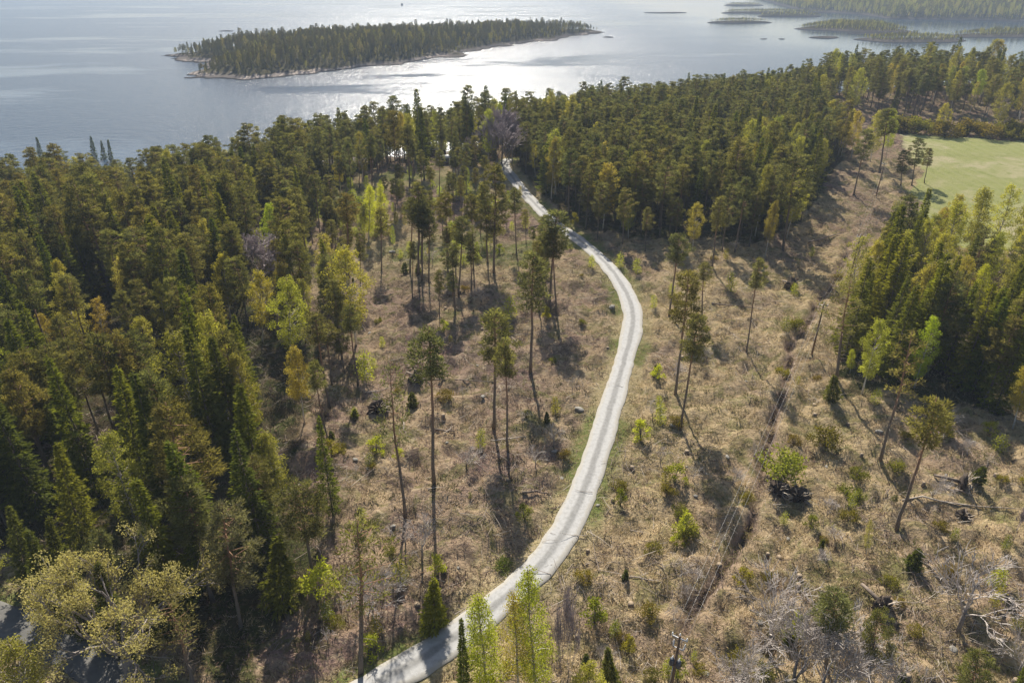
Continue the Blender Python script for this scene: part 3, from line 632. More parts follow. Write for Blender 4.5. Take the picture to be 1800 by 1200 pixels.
# ------------------------------------------------------------------ trees one can tell apart: (kind, variant, base px, top px, label, colour, width)
DK = (.85, .85, .8); GOLD = (1.12, .98, .8); OLV = (.8, .8, .8); LIME = (1.0, 1.15, .8); PALE = (1.25, 1.2, 1.3); GREY = (1.0, .95, 1.25)
HAND = [
 ('oak', 0, (232, 1200), (180, 975), 'broad golden oak with unfolding buds beside the shaded lane', None, .9),
 ('sparse', 0, (345, 1215), (296, 1058), 'rounded pale olive pine leaning against the golden oak', PALE, 1.35),
 ('birch', 1, (62, 1290), (40, 1092), 'olive leafy tree in the bottom left corner below the lane', OLV, 1.3),
 ('birch', 3, (-14, 1035), (-8, 900), 'light green tree cut by the left edge above the lane', None, 1.2),
 ('pine', 1, (424, 1105), (405, 872), 'tall pale pine with a bare grey trunk standing free right of the golden oak', GREY, 1.0),
 ('thin', 0, (262, 985), (196, 792), 'spruce with half its branches bare along a grey trunk above the oak', PALE, 1.0),
 ('spruce', 2, (150, 965), (120, 762), 'yellow tipped bushy spruce left of the half bare spruce', (1.25, 1.25, .95), 1.05),
 ('spruce', 0, (255, 850), (208, 638), 'pointed yellow green spruce sticking out of the dark wood on the left', (1.4, 1.4, .95), 1.1),
 ('spruce', 4, (585, 905), (560, 730), 'slender hanging spruce at the wood edge beside the brown clearing', (1.1, 1.2, .9), .75),
 ('sparse', 1, (634, 1182), (630, 905), 'big pine with bare spreading lower limbs beside the road near the bottom edge', (1.0, 1.05, .9), 1.0),
 ('young', 0, (497, 1062), (490, 938), 'small airy spruce in front of the dark wood at the bottom', (1.3, 1.2, .9), 1.0),
 ('young', 1, (765, 1104), (764, 1014), 'small spruce with a pale yellow top left of the road curve', (1.5, 1.5, .9), 1.0),
 ('spruce', 1, (818, 1262), (810, 1084), 'dark narrow spruce in front of the road at the bottom edge', (.8, .95, .9), .62),
 ('slim', 0, (862, 1235), (845, 1042), 'bright lime birch with two peaks at the bottom left of the birch trio', (1.05, 1.1, .8), 1.25),
 ('slim', 2, (915, 1238), (903, 1034), 'thin yellow brown birch in the middle of the birch trio', (1.1, .95, .9), 1.1),
 ('slim', 1, (945, 1238), (932, 998), 'tallest lime birch of the trio in front of the road curve', (1.0, 1.05, .8), 1.0),
 ('birch', 0, (1045, 1290), (1036, 1155), 'yellow birch crown rising from the bottom edge right of the trio', (1.0, 1.02, .8), 1.1),
 ('young', 1, (1076, 1212), (1068, 1132), 'small dark green spruce at the bottom beside the yellow birch crown', None, .8),
 ('lilac', 1, (997, 1240), (994, 1012), 'leafless grey sapling pole between the birch trio and the dirt track', None, .16),
 ('spruce', 1, (128, 1066), (120, 880), 'dark spruce added to shade the lane behind the golden oak', DK, 1.0),  # tree added to cast shade on the lane
 ('spruce', 2, (60, 1040), (52, 862), 'bushy spruce added to shade the lane near the left edge', None, 1.0),  # likewise added to shade the lane
 ('pine', 2, (205, 1078), (206, 905), 'olive pine added for shade behind the golden oak above the lane', None, .9),  # pine added for the same lane shade
 ('spruce', 0, (292, 1128), (290, 950), 'spruce between the golden oak and the bare trunked pine', DK, .9),
 ('spruce', 1, (152, 1112), (146, 930), 'narrow spruce added for shade on the verge of the lane behind the golden oak', DK, 1.1),  # added to close the row of trees shading the lane
 ('spruce', 3, (96, 1090), (88, 905), 'dense spruce added for shade on the lane verge left of the golden oak', DK, 1.15),  # added shade tree in the same row
 ('spruce', 0, (206, 1140), (204, 960), 'dark spruce added for lane shade behind the trunk of the golden oak', DK, 1.1),  # added shade tree, last of the row
 # clearing left of the road
 ('tall', 2, (763, 850), (748, 576), 'slim tall pine with a small ragged crown in the middle of the brown clearing', None, 1.0),
 ('sparse', 0, (712, 905), (688, 640), 'sparse reddish trunked pine with open crown beside the upturned root', None, .8),
 ('tall', 1, (868, 754), (866, 545), 'stout tall pine with a full green crown in the middle of the clearing', (1.1, 1.1, 1.0), 1.15),
 ('tall', 2, (893, 792), (882, 598), 'thin pine close behind the stout tall pine in the clearing', None, .9),
 ('tall', 3, (932, 653), (940, 440), 'tall pine with a long crown left of the road bend', (1.1, 1.05, 1.0), 1.15),
 ('tall', 1, (965, 547), (985, 368), 'large crowned pine standing over the road below the far straight', (1.05, 1.05, 1.0), 1.3),
 ('tall', 0, (978, 552), (962, 400), 'pine just left of the large crowned pine over the road', None, 1.0),
 ('tall', 0, (806, 518), (810, 378), 'lone pine with a dark pointed crown at the centre of the clearing', None, 1.05),
 ('tall', 3, (735, 484), (736, 318), 'left pine of the close dark row of pines in the upper clearing', DK, 1.1),
 ('tall', 0, (741, 490), (752, 352), 'thin pine second in the close dark row of pines', DK, 1.0),
 ('tall', 1, (754, 497), (752, 368), 'pine third in the close dark row of pines', DK, 1.0),
 ('tall', 2, (721, 478), (722, 345), 'short crowned pine at the left end of the close dark row', DK, 1.0),
 ('tall', 2, (614, 490), (615, 335), 'slender pine with a brown crown beside the lime birches', (1.1, .95, .9), 1.1),
 ('tall', 3, (586, 470), (580, 385), 'small dark pine at the left of the upper clearing', None, 1.2),
 ('tall', 0, (832, 473), (826, 340), 'pine with a thin crown right of the lone dark pine', None, 1.0),
 ('pine', 3, (868, 478), (868, 288), 'largest broad pine overlapping the far end of the gravel road', (1.05, 1.0, .95), 1.05),
 ('tall', 3, (857, 462), (850, 320), 'pine tucked against the left side of the largest broad pine', None, 1.0),
 ('tall', 0, (908, 445), (906, 330), 'slim pine between the broad pine and the straight road', None, 1.0),
 ('tall', 3, (800, 548), (792, 475), 'short young pine in the left clearing below the lone pine', None, 1.3),
 ('tall', 1, (697, 352), (688, 192), 'very tall pine with a flat umbrella crown against the bright water', (1.0, .85, .8), .8),
 ('tall', 0, (656, 352), (652, 235), 'tall slim pine left of the umbrella pine', DK, 1.0),
 ('tall', 2, (703, 308), (702, 228), 'thin pine behind the umbrella pine', None, 1.0),
 ('tall', 0, (720, 330), (716, 218), 'pine right of the umbrella pine with a narrow crown', DK, 1.1),
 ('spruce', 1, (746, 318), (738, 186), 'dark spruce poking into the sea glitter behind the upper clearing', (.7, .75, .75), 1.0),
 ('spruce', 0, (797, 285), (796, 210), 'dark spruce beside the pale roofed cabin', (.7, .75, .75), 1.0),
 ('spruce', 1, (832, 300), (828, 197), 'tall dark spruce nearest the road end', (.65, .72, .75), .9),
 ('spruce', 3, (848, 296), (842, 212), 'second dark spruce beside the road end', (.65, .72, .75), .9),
 ('tall', 0, (772, 352), (772, 262), 'slender pine in front of the pale roofed cabin', None, 1.0),
 ('tall', 2, (792, 372), (790, 300), 'young pine in front of the boat shed', None, 1.1),
 ('tall', 1, (820, 345), (818, 250), 'pine with reddish trunk right of the cabin', None, .9),
 ('birch', 0, (800, 275), (803, 212), 'yellow birch right of the cabin roof', LIME, 1.0),
 ('birch', 1, (858, 292), (858, 190), 'large yellow birch left of the purple bare grove', LIME, 1.0),
 ('birch', 2, (870, 275), (888, 180), 'yellow green birch behind the purple bare grove', LIME, .8),
 ('lilac', 0, (872, 290), (872, 186), 'purple grey bare tree at the left of the grove by the road end', None, 1.2),
 ('lilac', 0, (882, 288), (884, 180), 'purple grey bare tree in the middle of the grove by the road end', None, 1.2),
 ('lilac', 1, (893, 282), (896, 190), 'purple grey bare tree at the right of the grove by the road end', None, 1.2),
 ('lilac', 1, (878, 297), (866, 200), 'purple grey bare tree at the front of the grove by the road end', None, 1.3),
 ('lilac', 0, (900, 290), (904, 205), 'low purple bare tree at the right end of the grove', None, 1.3),
 ('pine', 0, (905, 268), (908, 172), 'dark pine closing the view at the end of the road', DK, 1.0),
 ('pine', 2, (915, 282), (922, 190), 'pine on the inside of the last road bend', None, 1.0),
 ('pine', 3, (846, 270), (848, 196), 'pine behind the dark spruces at the road end', DK, 1.0),
 ('birch', 1, (818, 262), (818, 196), 'golden birch behind the cabins by the shore', GOLD, 1.3),
 ('pine', 1, (762, 258), (760, 196), 'dark pine on the shore behind the pale roofed cabin', DK, 1.1),
 ('birch', 0, (728, 262), (726, 206), 'golden birch on the shore left of the cabins', GOLD, 1.4),
 ('slim', 0, (648, 428), (650, 322), 'taller pale lime birch standing over the boulders in the upper clearing', PALE, 1.3),
 ('slim', 1, (672, 420), (668, 320), 'pale lime birch with a forked top in the upper clearing', PALE, 1.2),
 ('slim', 2, (636, 425), (634, 360), 'short lime birch left of the pair of pale birches', LIME, 1.3),
 ('slim', 2, (692, 440), (690, 395), 'small yellow birch right of the pair of pale birches', LIME, 1.2),
 ('sapling', 1, (772, 345), (772, 326), 'round lime bush in front of the young pine row', LIME, 1.6),
 # left wood highlights
 ('birch', 1, (482, 448), (474, 354), 'vivid lime birch at the wood edge above the grey bare tree', (1.1, 1.3, .7), 1.1),
 ('lilac', 0, (462, 525), (460, 396), 'round lilac grey bare tree at the edge of the left wood', None, 1.55),
 ('birch', 1, (405, 560), (397, 438), 'golden birch left of the lilac bare tree', (1.15, 1.05, .8), 1.05),
 ('birch', 0, (462, 600), (462, 470), 'brownish golden birch below the lilac bare tree', GOLD, 1.1),
 ('birch', 1, (512, 640), (502, 480), 'big yellow green birch at the clearing edge below the lilac bare tree', (1.0, 1.05, .8), 1.15),
 ('birch', 0, (538, 600), (530, 488), 'yellow birch at the very edge of the left clearing', None, .9),
 ('birch', 2, (232, 560), (214, 436), 'tall pale yellow birch deep in the left wood', PALE, 1.2),
 ('birch', 0, (322, 665), (316, 544), 'pale yellow birch above the middle of the left wood', PALE, .9),
 ('birch', 3, (188, 610), (178, 516), 'rounded golden birch low in the left wood', GOLD, 1.2),
 ('birch', 0, (262, 380), (254, 290), 'golden birch leaning in the pine wood near the left shore', GOLD, 1.2),
 ('birch', 2, (442, 330), (436, 266), 'pale slim birch in the pine wood towards the island', PALE, 1.2),
 ('birch', 1, (512, 318), (510, 250), 'golden birch in the pine wood behind the clearing', GOLD, 1.1),
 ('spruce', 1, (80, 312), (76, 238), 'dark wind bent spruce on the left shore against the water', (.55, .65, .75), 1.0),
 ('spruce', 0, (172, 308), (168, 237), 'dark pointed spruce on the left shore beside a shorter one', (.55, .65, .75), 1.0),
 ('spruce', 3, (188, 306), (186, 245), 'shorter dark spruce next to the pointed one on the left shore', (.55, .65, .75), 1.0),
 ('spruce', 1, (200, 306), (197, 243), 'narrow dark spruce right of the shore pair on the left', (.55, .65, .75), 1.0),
 # right of the road
 ('tall', 0, (1176, 558), (1190, 408), 'slim pine right of the road bend with a pale crown', None, 1.1),
 ('tall', 1, (1187, 692), (1206, 474), 'tall pine right of the road with a brownish full crown', (1.1, 1.0, .9), .95),
 ('tall', 0, (1196, 758), (1229, 550), 'leaning tall pine nearest the road on the right clearing', None, .9),
 ('tall', 2, (1233, 562), (1241, 458), 'thin pine with a small pale crown in the right clearing', PALE, 1.2),
 ('tall', 2, (1312, 618), (1338, 450), 'thin bent pine alone in the right clearing', PALE, .75),
 ('tall', 3, (1252, 470), (1268, 342), 'pine at the front edge of the right wood', None, 1.1),
 ('pine', 4, (1376, 442), (1396, 266), 'massive broad pine jutting out of the right wood into the clearing', (1.0, .95, .9), 1.15),
 ('pine', 0, (1345, 425), (1362, 300), 'dark pine left of the massive broad pine', DK, 1.0),
 ('tall', 1, (1500, 345), (1522, 225), 'pine with a straight trunk at the top of the power line corridor', None, 1.1),
 ('tall', 1, (1546, 305), (1562, 188), 'dark crowned pine beside the green field corner', DK, 1.35),
 ('birch', 1, (1498, 270), (1500, 192), 'golden birch by the green field corner', GOLD, 1.1),
 ('birch', 0, (1530, 285), (1534, 192), 'yellow birch left of the green field corner', None, 1.2),
 ('birch', 1, (1557, 280), (1556, 188), 'bright yellow birch touching the dark crowned pine', LIME, .9),
 ('pine', 0, (1602, 328), (1606, 240), 'dark ragged pine at the near left corner of the green field', DK, 1.2),
 ('pine', 2, (1625, 322), (1632, 258), 'brownish pine standing against the green field', (1.0, .9, .9), 1.2),
 ('pine', 3, (1582, 330), (1588, 262), 'dark bushy pine behind the power line by the field', DK, 1.3),
 ('pine', 1, (1806, 345), (1800, 290), 'dark pine cut by the right edge in front of the field', DK, 1.2),
 ('sparse', 1, (1470, 668), (1492, 486), 'broad pale pine at the corner of the right spruce stand', (1.25, 1.2, 1.1), 1.1),
 ('birch', 0, (1515, 692), (1546, 558), 'rounded lime birch with a white leaning trunk at the spruce stand edge', LIME, 1.05),
 ('slim', 0, (1494, 655), (1498, 610), 'small bright yellow birch beside the white leaning trunk', (1.1, 1.1, .8), 1.5),
 ('slim', 1, (1606, 682), (1638, 550), 'slim lime birch with a long pale trunk in front of the dark stand', LIME, 1.25),
 ('sparse', 0, (1545, 816), (1596, 575), 'tall pine with broken orange top and layered shelf branches', (1.3, 1.15, 1.0), .85),
 ('tall', 2, (1577, 930), (1640, 688), 'lone bare trunked pine with a flat yellow green tuft on the right', (1.5, 1.35, 1.0), 1.05),
 ('birch', 2, (1782, 748), (1800, 628), 'golden birch at the right edge in front of the dark stand', (1.1, 1.0, .8), 1.1),
 ('slim', 0, (1712, 575), (1722, 455), 'bright yellow pointed birch standing out of the dark spruce stand', (1.2, 1.15, .8), 1.3),
 ('sparse', 0, (1672, 640), (1690, 470), 'pale brown pine in the front of the dark spruce stand', (1.2, 1.1, 1.0), 1.0),
 ('young', 0, (1464, 702), (1463, 655), 'small dark spruce at the foot of the broad pale pine', None, 1.4),
 ('slim', 2, (1522, 978), (1527, 905), 'thin budding sapling tree alone on the straw slope', (.9, .9, .8), .9),
 ('tall', 2, (1567, 905), (1574, 868), 'stunted little pine beside the lone bare trunked pine', None, 1.2),
 ('lilac', 0, (1776, 962), (1806, 880), 'thin bare stem at the right edge of the straw slope', None, .3),
 ('bare', 0, (1352, 1150), (1372, 990), 'bare pale grey tree left of the bottom right pines', None, 1.15),
 ('bare', 1, (1684, 1110), (1742, 985), 'bare grey tree with forked trunk at the bottom right', None, 1.3),
 ('bare', 2, (1440, 1230), (1440, 1090), 'grey bare thicket tree at the bottom edge in front of the pines', None, 1.25),
 ('bare', 2, (1290, 1200), (1300, 1120), 'low bare grey tree right of the transformer pole', None, 1.3),
 ('bare', 2, (1395, 1195), (1392, 1075), 'grey bare thicket left of the olive crowned pine at the bottom', None, 1.15),
 ('bare', 0, (1568, 1262), (1570, 1120), 'bare white limbed tree between the drooping pine and the dark green pine', None, 1.15),
 ('bare', 0, (742, 985), (745, 905), 'low grey bare tree in the brown ground below the slim tall pine', None, 1.15),
 ('bare', 2, (655, 1065), (650, 985), 'grey bare thicket behind the big bare limbed pine', None, 1.15),
 ('bare', 0, (1790, 1190), (1800, 1080), 'bare grey tree in the bottom right corner', None, 1.2),
 ('tall', 3, (1452, 1172), (1458, 1018), 'pine with a dense olive crown at the bottom right', (1.15, 1.15, 1.0), 1.5),
 ('pine', 1, (1525, 1215), (1508, 1040), 'darker drooping pine right of the olive crowned pine', (.95, .95, .8), .8),
 ('pine', 0, (1692, 1270), (1690, 1105), 'dark green pine rising from the bottom right edge', (.9, 1.0, .9), 1.0),
 ('spruce', 1, (1778, 1265), (1774, 1110), 'dark narrow spruce in the bottom right corner', (.9, 1.0, .9), .8),
 # far right clearing
 ('tall', 1, (1590, 200), (1594, 118), 'straight pine in the far clearing beyond the field', None, 1.1),
 ('tall', 3, (1612, 205), (1618, 128), 'leaning pine in the far clearing beyond the field', None, 1.1),
 ('birch', 1, (1656, 236), (1655, 178), 'golden birch behind the hedge at the far side of the field', GOLD, 1.2),
 ('birch', 2, (1712, 190), (1712, 120), 'vivid yellow birch among the far pines beyond the field', LIME, 1.4),
 ('birch', 1, (1752, 235), (1742, 140), 'tall pale budding tree above the far hedge of the field', (.75, .72, .8), 1.1),
 ('birch', 0, (1790, 215), (1788, 120), 'yellow green birch at the right edge beyond the field', None, 1.2),
]
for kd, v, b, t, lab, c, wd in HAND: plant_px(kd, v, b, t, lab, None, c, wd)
STOP = [((1610, 505), (1612, 378)), ((1655, 482), (1656, 345)), ((1695, 474), (1697, 322)), ((1736, 468), (1738, 314)), ((1782, 474), (1784, 332)), ((1642, 525), (1642, 398)), ((1728, 525), (1730, 398)), ((1792, 548), (1796, 412)), ((1572, 525), (1574, 398)), ((1676, 560), (1678, 440))]
for k, (b, t) in enumerate(STOP): plant_px('birch', k, b, t, 'sunlit yellow birch rising among the spruces of the right hand stand', 'sunlit birches in the right hand stand', (1.1, 1.08, .85) if k % 2 else (1.0, 1.1, .8), 1.15)

UPR = [(575, 405, 60), (598, 352, 80), (632, 330, 75), (655, 318, 80), (676, 368, 58), (705, 385, 70), (742, 350, 88), (758, 405, 72), (778, 408, 64), (806, 338, 80), (802, 322, 84), (812, 372, 62), (838, 372, 78), (845, 415, 84), (872, 428, 66), (890, 392, 52), (905, 372, 44), (925, 425, 58), (938, 470, 72), (953, 500, 84), (786, 465, 62), (838, 322, 84), (728, 305, 70), (614, 318, 78), (668, 300, 72)]
for k in range(34):
    px_ = rng.uniform(560, 880); UPR.append((px_, rng.uniform(max(300, 470 - (px_ - 520) * .9), 440), rng.uniform(44, 84)))
    if 742 < UPR[-1][0] < 794 and UPR[-1][1] < 350: UPR.pop()
for k in range(16): UPR.append((rng.uniform(600, 985), rng.uniform(440, 560), rng.uniform(75, 125)))
UPB = [(rng.uniform(560, 900), rng.uniform(330, 470), rng.uniform(14, 28)) for _ in range(34)] + [(560, 388, 26), (583, 398, 30), (610, 372, 34), (596, 330, 24), (626, 395, 30), (640, 372, 28), (668, 345, 30), (712, 402, 26), (736, 388, 24), (745, 372, 26), (790, 388, 28), (808, 345, 26), (822, 322, 28), (846, 345, 26), (870, 372, 28), (893, 360, 26), (915, 352, 26), (805, 440, 26), (838, 448, 24), (685, 420, 22), (700, 340, 22), (720, 312, 24), (752, 300, 26), (660, 415, 26), (612, 425, 24), (596, 448, 22)]
for k, (bx, by, hp) in enumerate(UPR):
    plant_px('tall', k, (bx, by), (bx - 2, by - hp), 'slender seed pine among the thinned trees of the upper clearing', 'seed pines of the upper clearing', [(1, .95, .9), (.85, .85, .8), (1.1, 1.05, .9)][k % 3], rng.uniform(.8, 1.15))
for k, (bx, by, hp) in enumerate(UPB):
    plant_px('slim' if k % 3 else 'sapling', k, (bx, by), (bx, by - hp), 'low yellow green birch regrowth among the pines of the upper clearing', 'birch regrowth of the upper clearing', [(1, 1.05, .8), (.85, .9, .75), (1.1, 1.05, .9)][k % 3], rng.uniform(1.6, 2.4))

# ------------------------------------------------------------------ woods: the nearest 300 of a kind as trees, the rest as one far wood per kind
def scatter(poly, sp, seed):
    P = np.array(poly); g = np.random.default_rng(seed)
    xs = np.arange(P[:, 0].min(), P[:, 0].max(), sp); ys = np.arange(P[:, 1].min(), P[:, 1].max(), sp * .9)
    X, Y = np.meshgrid(xs, ys); X = X + (np.arange(len(ys)) % 2)[:, None] * sp / 2
    X = X + g.uniform(-.42, .42, X.shape) * sp; Y = Y + g.uniform(-.42, .42, Y.shape) * sp
    m = in_poly(X, Y, poly); return np.stack([X[m], Y[m]], 1)
hand_xy = np.array([o.location[:2] for o in COL.objects if o.type == 'EMPTY'])
FRL = [(p[0] + (3.0 if p[1] < 75 else 7.5), p[1]) for p in Lp[2:-1]][::-1] + [tuple(p) for p in Lp[2:-1]]
FRR = [(p[0] + (1.5 if i < 3 else 0), p[1] - 9) for i, p in enumerate(Rp[2:9])][::-1] + [tuple(p) for p in Rp[2:9]]
REGIONS = [('FL', FRL, 5.2), ('FR', FRR, 6.5), ('L', REG_L, 4.5), ('R', REG_R, 4.5), ('S', REG_S, 3.9), ('C', REG_C, 4.9), ('B', REG_B, 7.2)]
SHOW = [(b, t) for kd, v, b, t, *_ in HAND if b[1] > 335 and kd in ('birch', 'slim', 'lilac', 'oak') or (kd, v) in (('thin', 0), ('spruce', 2))] + STOP
cand = []
for ri, (rn, poly, sp) in enumerate(REGIONS):
    pts = scatter(poly, sp, 300 + ri); g = np.random.default_rng(500 + ri)
    rdist, _ = dist_poly(pts[:, 0], pts[:, 1], ROAD); ldist, _ = dist_poly(pts[:, 0], pts[:, 1], LANE)
    if rn in 'LR':                                                    # ragged wood edge with gaps
        wx = 9 * (vnoise(pts[:, 0] / 11, pts[:, 1] / 11, 31) - .5); wy = 9 * (vnoise(pts[:, 0] / 11, pts[:, 1] / 11, 32) - .5)
        k = in_poly(pts[:, 0] + wx, pts[:, 1] + wy, poly) & (fbm(pts[:, 0] / 12, pts[:, 1] / 12, 2, 34) < .78); pts, rdist, ldist = pts[k], rdist[k], ldist[k]
    px, py, dep = project(np.c_[pts, np.full(len(pts), 9.0)])
    sd = shore_y(pts[:, 0]) - pts[:, 1]
    patch = fbm(pts[:, 0] / 22, pts[:, 1] / 22, 2, 900 + ri)
    for i, (x, y) in enumerate(pts):
        if rdist[i] < 4.2 or ldist[i] < 4.5 or dep[i] < 20 or px[i] < -160 or px[i] > 1960 or py[i] > 1420: continue
        if np.min(np.hypot(hand_xy[:, 0] - x, hand_xy[:, 1] - y)) < (3.0 if rn in 'LS' else 2.4): continue
        if rn != 'R' and 744 < px[i] < 792 and 274 < py[i] < 345: continue
        u = g.random(); q = patch[i]
        if rn == 'L':
            ps = .44 if py[i] > 560 else (.20 if py[i] > 420 else .07); pb = .11 if py[i] > 420 else .14
            ps += (q - .5) * .9
        elif rn == 'R': ps, pb = .12 + (q - .5) * .5, .11 + .34 * (sd[i] < 50) + .22 * (px[i] > 1380)
        elif rn == 'S': tp = py[i] < 540; ps, pb = (.30, .56) if tp else (.72, .13)
        elif rn == 'C': ps, pb = .18, .42
        elif rn in ('FL', 'FR'): ps, pb = .10, .24
        else: ps, pb = .08, .34
        kd = 'spruce' if u < ps else ('birch' if u < ps + pb else 'pine')
        h = {'spruce': g.normal(17.5, 2.6), 'pine': g.normal(16.5, 2.0), 'birch': g.normal(15.0, 2.2)}[kd]
        if rn == 'R': h *= .86 if py[i] < 330 else .95
        if rn == 'S': h *= .95
        if rn == 'B': h *= 1.02
        if rn == 'L' and py[i] < 420: h *= .9
        if sd[i] < 18: h *= .72 if rn != 'C' else .9
        if rn in ('FL', 'FR'): h *= g.uniform(.6, 1.0)
        if rn in 'LR' and g.random() < .16: h *= g.uniform(.5, .8)
        h = max(h, 7)
        ty = py[i] - (h - 1) * 1200 / dep[i] * .86
        if any(abs(px[i] - (b[0] + t[0]) / 2) < 26 and t[1] + .5 * (b[1] - t[1]) > ty and py[i] > b[1] - 22 for b, t in SHOW): continue
        cand.append((kd, x, y, h, rn, px[i], py[i], dep[i], g.random(), g.random()))
print('woodland trees', len(cand))
TOTAL = 300; used = {'pine': 0, 'spruce': 0, 'birch': 0}
for kd, *_ in HAND:
    b = KIND[kd][0].split('_')[0]
    if b in used: used[b] += 1
order = sorted(range(len(cand)), key=lambda i: -(cand[i][3] / cand[i][7]) * (1 if (-20 < cand[i][5] < 1820 and cand[i][6] < 1230) else .05))
PHR = {'L': [(850, 'in the dark wood above the shaded lane'), (640, 'in the dense wood beside the brown clearing'), (470, 'in the middle of the big left wood'), (0, 'in the upper left wood towards the sea')],
       'R': [(330, 'at the front of the wood right of the road'), (250, 'in the middle of the wood right of the road'), (0, 'at the back of the wood right of the road')],
       'S': [(560, 'in the dark front of the right hand stand'), (430, 'inside the right hand stand'), (0, 'at the top of the right hand stand by the field')],
       'FL': [(560, 'in the thin fringe of the left wood'), (0, 'in the thin far fringe of the left wood')], 'FR': [(0, 'in front of the wood right of the road')],
       'C': [(0, 'in the open grove around the cabins')], 'B': [(0, 'in the open far wood beyond the field')]}
LOOK = {'pine': 'olive pine crowded', 'spruce': 'dark pointed spruce', 'birch': 'yellow budding birch'}
rest = {'pine': [], 'spruce': [], 'birch': []}
for i in order:
    kd, x, y, h, rn, qx, qy, dp, r1, r2 = cand[i]
    if used[kd] < TOTAL and -120 < qx < 1920:
        used[kd] += 1
        phr = [p for lim, p in PHR[rn] if qy >= lim][0]
        if kd == 'pine':
            if rn == 'L': CW = (1.06, 1.03, .92)
            else: CW = (1, 1, 1)
            k = 'tall' if (rn in ('C', 'B', 'FL', 'FR') and r1 < .75) or r1 < .2 else 'pine'; col = [(1, 1, 1), (.85, .88, .85), (1.15, 1.12, .95), (1.05, .98, .9)][int(r2 * 4)]; col = tuple(a_ * b_ for a_, b_ in zip(col, CW))
        elif kd == 'spruce':
            k = 'spruce'; col = [(1, 1, 1), (.8, .85, .85), (1.22, 1.2, .95), (1.0, 1.1, .9)][int(r2 * 4)]
            if rn == 'S': col = tuple(np.array(col) * (1.22, 1.2, .95))
        else:
            k = 'birch'; col = [(1, 1, .9), (1.08, .97, .85), (.8, .85, .8), (.68, .65, .62)][int(r2 * 4)]
        plant(k, int(r1 * 97), x, y, h, LOOK[kd] + ' ' + phr, kd + ' trees ' + phr, col, None, .85 + .4 * ((r1 * 7.3) % 1))
    else: rest[kd].append((x, y, h, int(r1 * 97), r2))
print('individual', used, 'rest', {k: len(v) for k, v in rest.items()})

def gn_wood(name, label, cat, protos, data, zfun=None):
    """data: x, y, z, height, proto index -> one object; geometry nodes put the trees on its points"""
    D = np.array(data, float); g = np.random.default_rng(len(D))
    me = bpy.data.meshes.new(name); me.vertices.add(len(D)); me.vertices.foreach_set('co', np.ascontiguousarray(D[:, :3], np.float32).ravel())
    rot = np.stack([g.normal(0, .02, len(D)), g.normal(0, .02, len(D)), g.uniform(0, 6.283, len(D))], 1)
    a = me.attributes.new('rot', 'FLOAT_VECTOR', 'POINT'); a.data.foreach_set('vector', rot.astype(np.float32).ravel())
    a = me.attributes.new('idx', 'INT', 'POINT'); idx = (D[:, 4] % len(protos)).astype(np.int32); a.data.foreach_set('value', idx)
    hs = np.array([p[0] for p in protos])[idx]; sc = D[:, 3] / hs; w = g.uniform(.85, 1.25, len(D))
    a = me.attributes.new('scl', 'FLOAT_VECTOR', 'POINT'); a.data.foreach_set('vector', np.stack([sc * w, sc * w, sc], 1).astype(np.float32).ravel())
    o = link(name, me); nt = bpy.data.node_groups.new(name, 'GeometryNodeTree')
    nt.interface.new_socket('Geometry', in_out='INPUT', socket_type='NodeSocketGeometry'); nt.interface.new_socket('Geometry', in_out='OUTPUT', socket_type='NodeSocketGeometry')
    gi = nt.nodes.new('NodeGroupInput'); go = nt.nodes.new('NodeGroupOutput'); jn = nt.nodes.new('GeometryNodeJoinGeometry')
    def attr(nm, tp):
        n = nt.nodes.new('GeometryNodeInputNamedAttribute'); n.data_type = tp; n.inputs[0].default_value = nm; return n.outputs[0]
    ia, ra, sa = attr('idx', 'INT'), attr('rot', 'FLOAT_VECTOR'), attr('scl', 'FLOAT_VECTOR')
    for k, (hh, to, co) in enumerate(protos):
        j = nt.nodes.new('GeometryNodeJoinGeometry')
        for ob in (to, co):
            oi = nt.nodes.new('GeometryNodeObjectInfo'); oi.transform_space = 'ORIGINAL'; oi.inputs[0].default_value = ob; nt.links.new(oi.outputs['Geometry'], j.inputs[0])
        cmp_ = nt.nodes.new('FunctionNodeCompare'); cmp_.data_type = 'INT'; cmp_.operation = 'EQUAL'
        ints = [s for s in cmp_.inputs if s.type == 'INT']; nt.links.new(ia, ints[0]); ints[1].default_value = k
        ip = nt.nodes.new('GeometryNodeInstanceOnPoints'); nt.links.new(gi.outputs[0], ip.inputs['Points']); nt.links.new(cmp_.outputs[0], ip.inputs['Selection'])
        nt.links.new(j.outputs[0], ip.inputs['Instance']); nt.links.new(ra, ip.inputs['Rotation']); nt.links.new(sa, ip.inputs['Scale']); nt.links.new(ip.outputs[0], jn.inputs[0])
    nt.links.new(jn.outputs[0], go.inputs[0]); md = o.modifiers.new('scatter', 'NODES'); md.node_group = nt
    return tag(o, label, cat, None, 'stuff')
def protos(*ks):
    return [(PROTO[k][i][0],) + PCHILD[(k, i)] for k in ks for i in range(len(PROTO[k])) if (k, i) in PCHILD]
for kd, lab in (('pine', 'mass of further pines filling the woods behind the nearer trees'), ('spruce', 'mass of further dark spruces filling the woods'), ('birch', 'scattered further birches in the distant woods')):
    if rest[kd]:
        D = np.array(rest[kd]); z = ground(D[:, 0], D[:, 1])
        gn_wood(kd + '_wood', lab, 'woodland', protos(kd), np.c_[D[:, 0], D[:, 1], z - .1, D[:, 2], D[:, 3]])
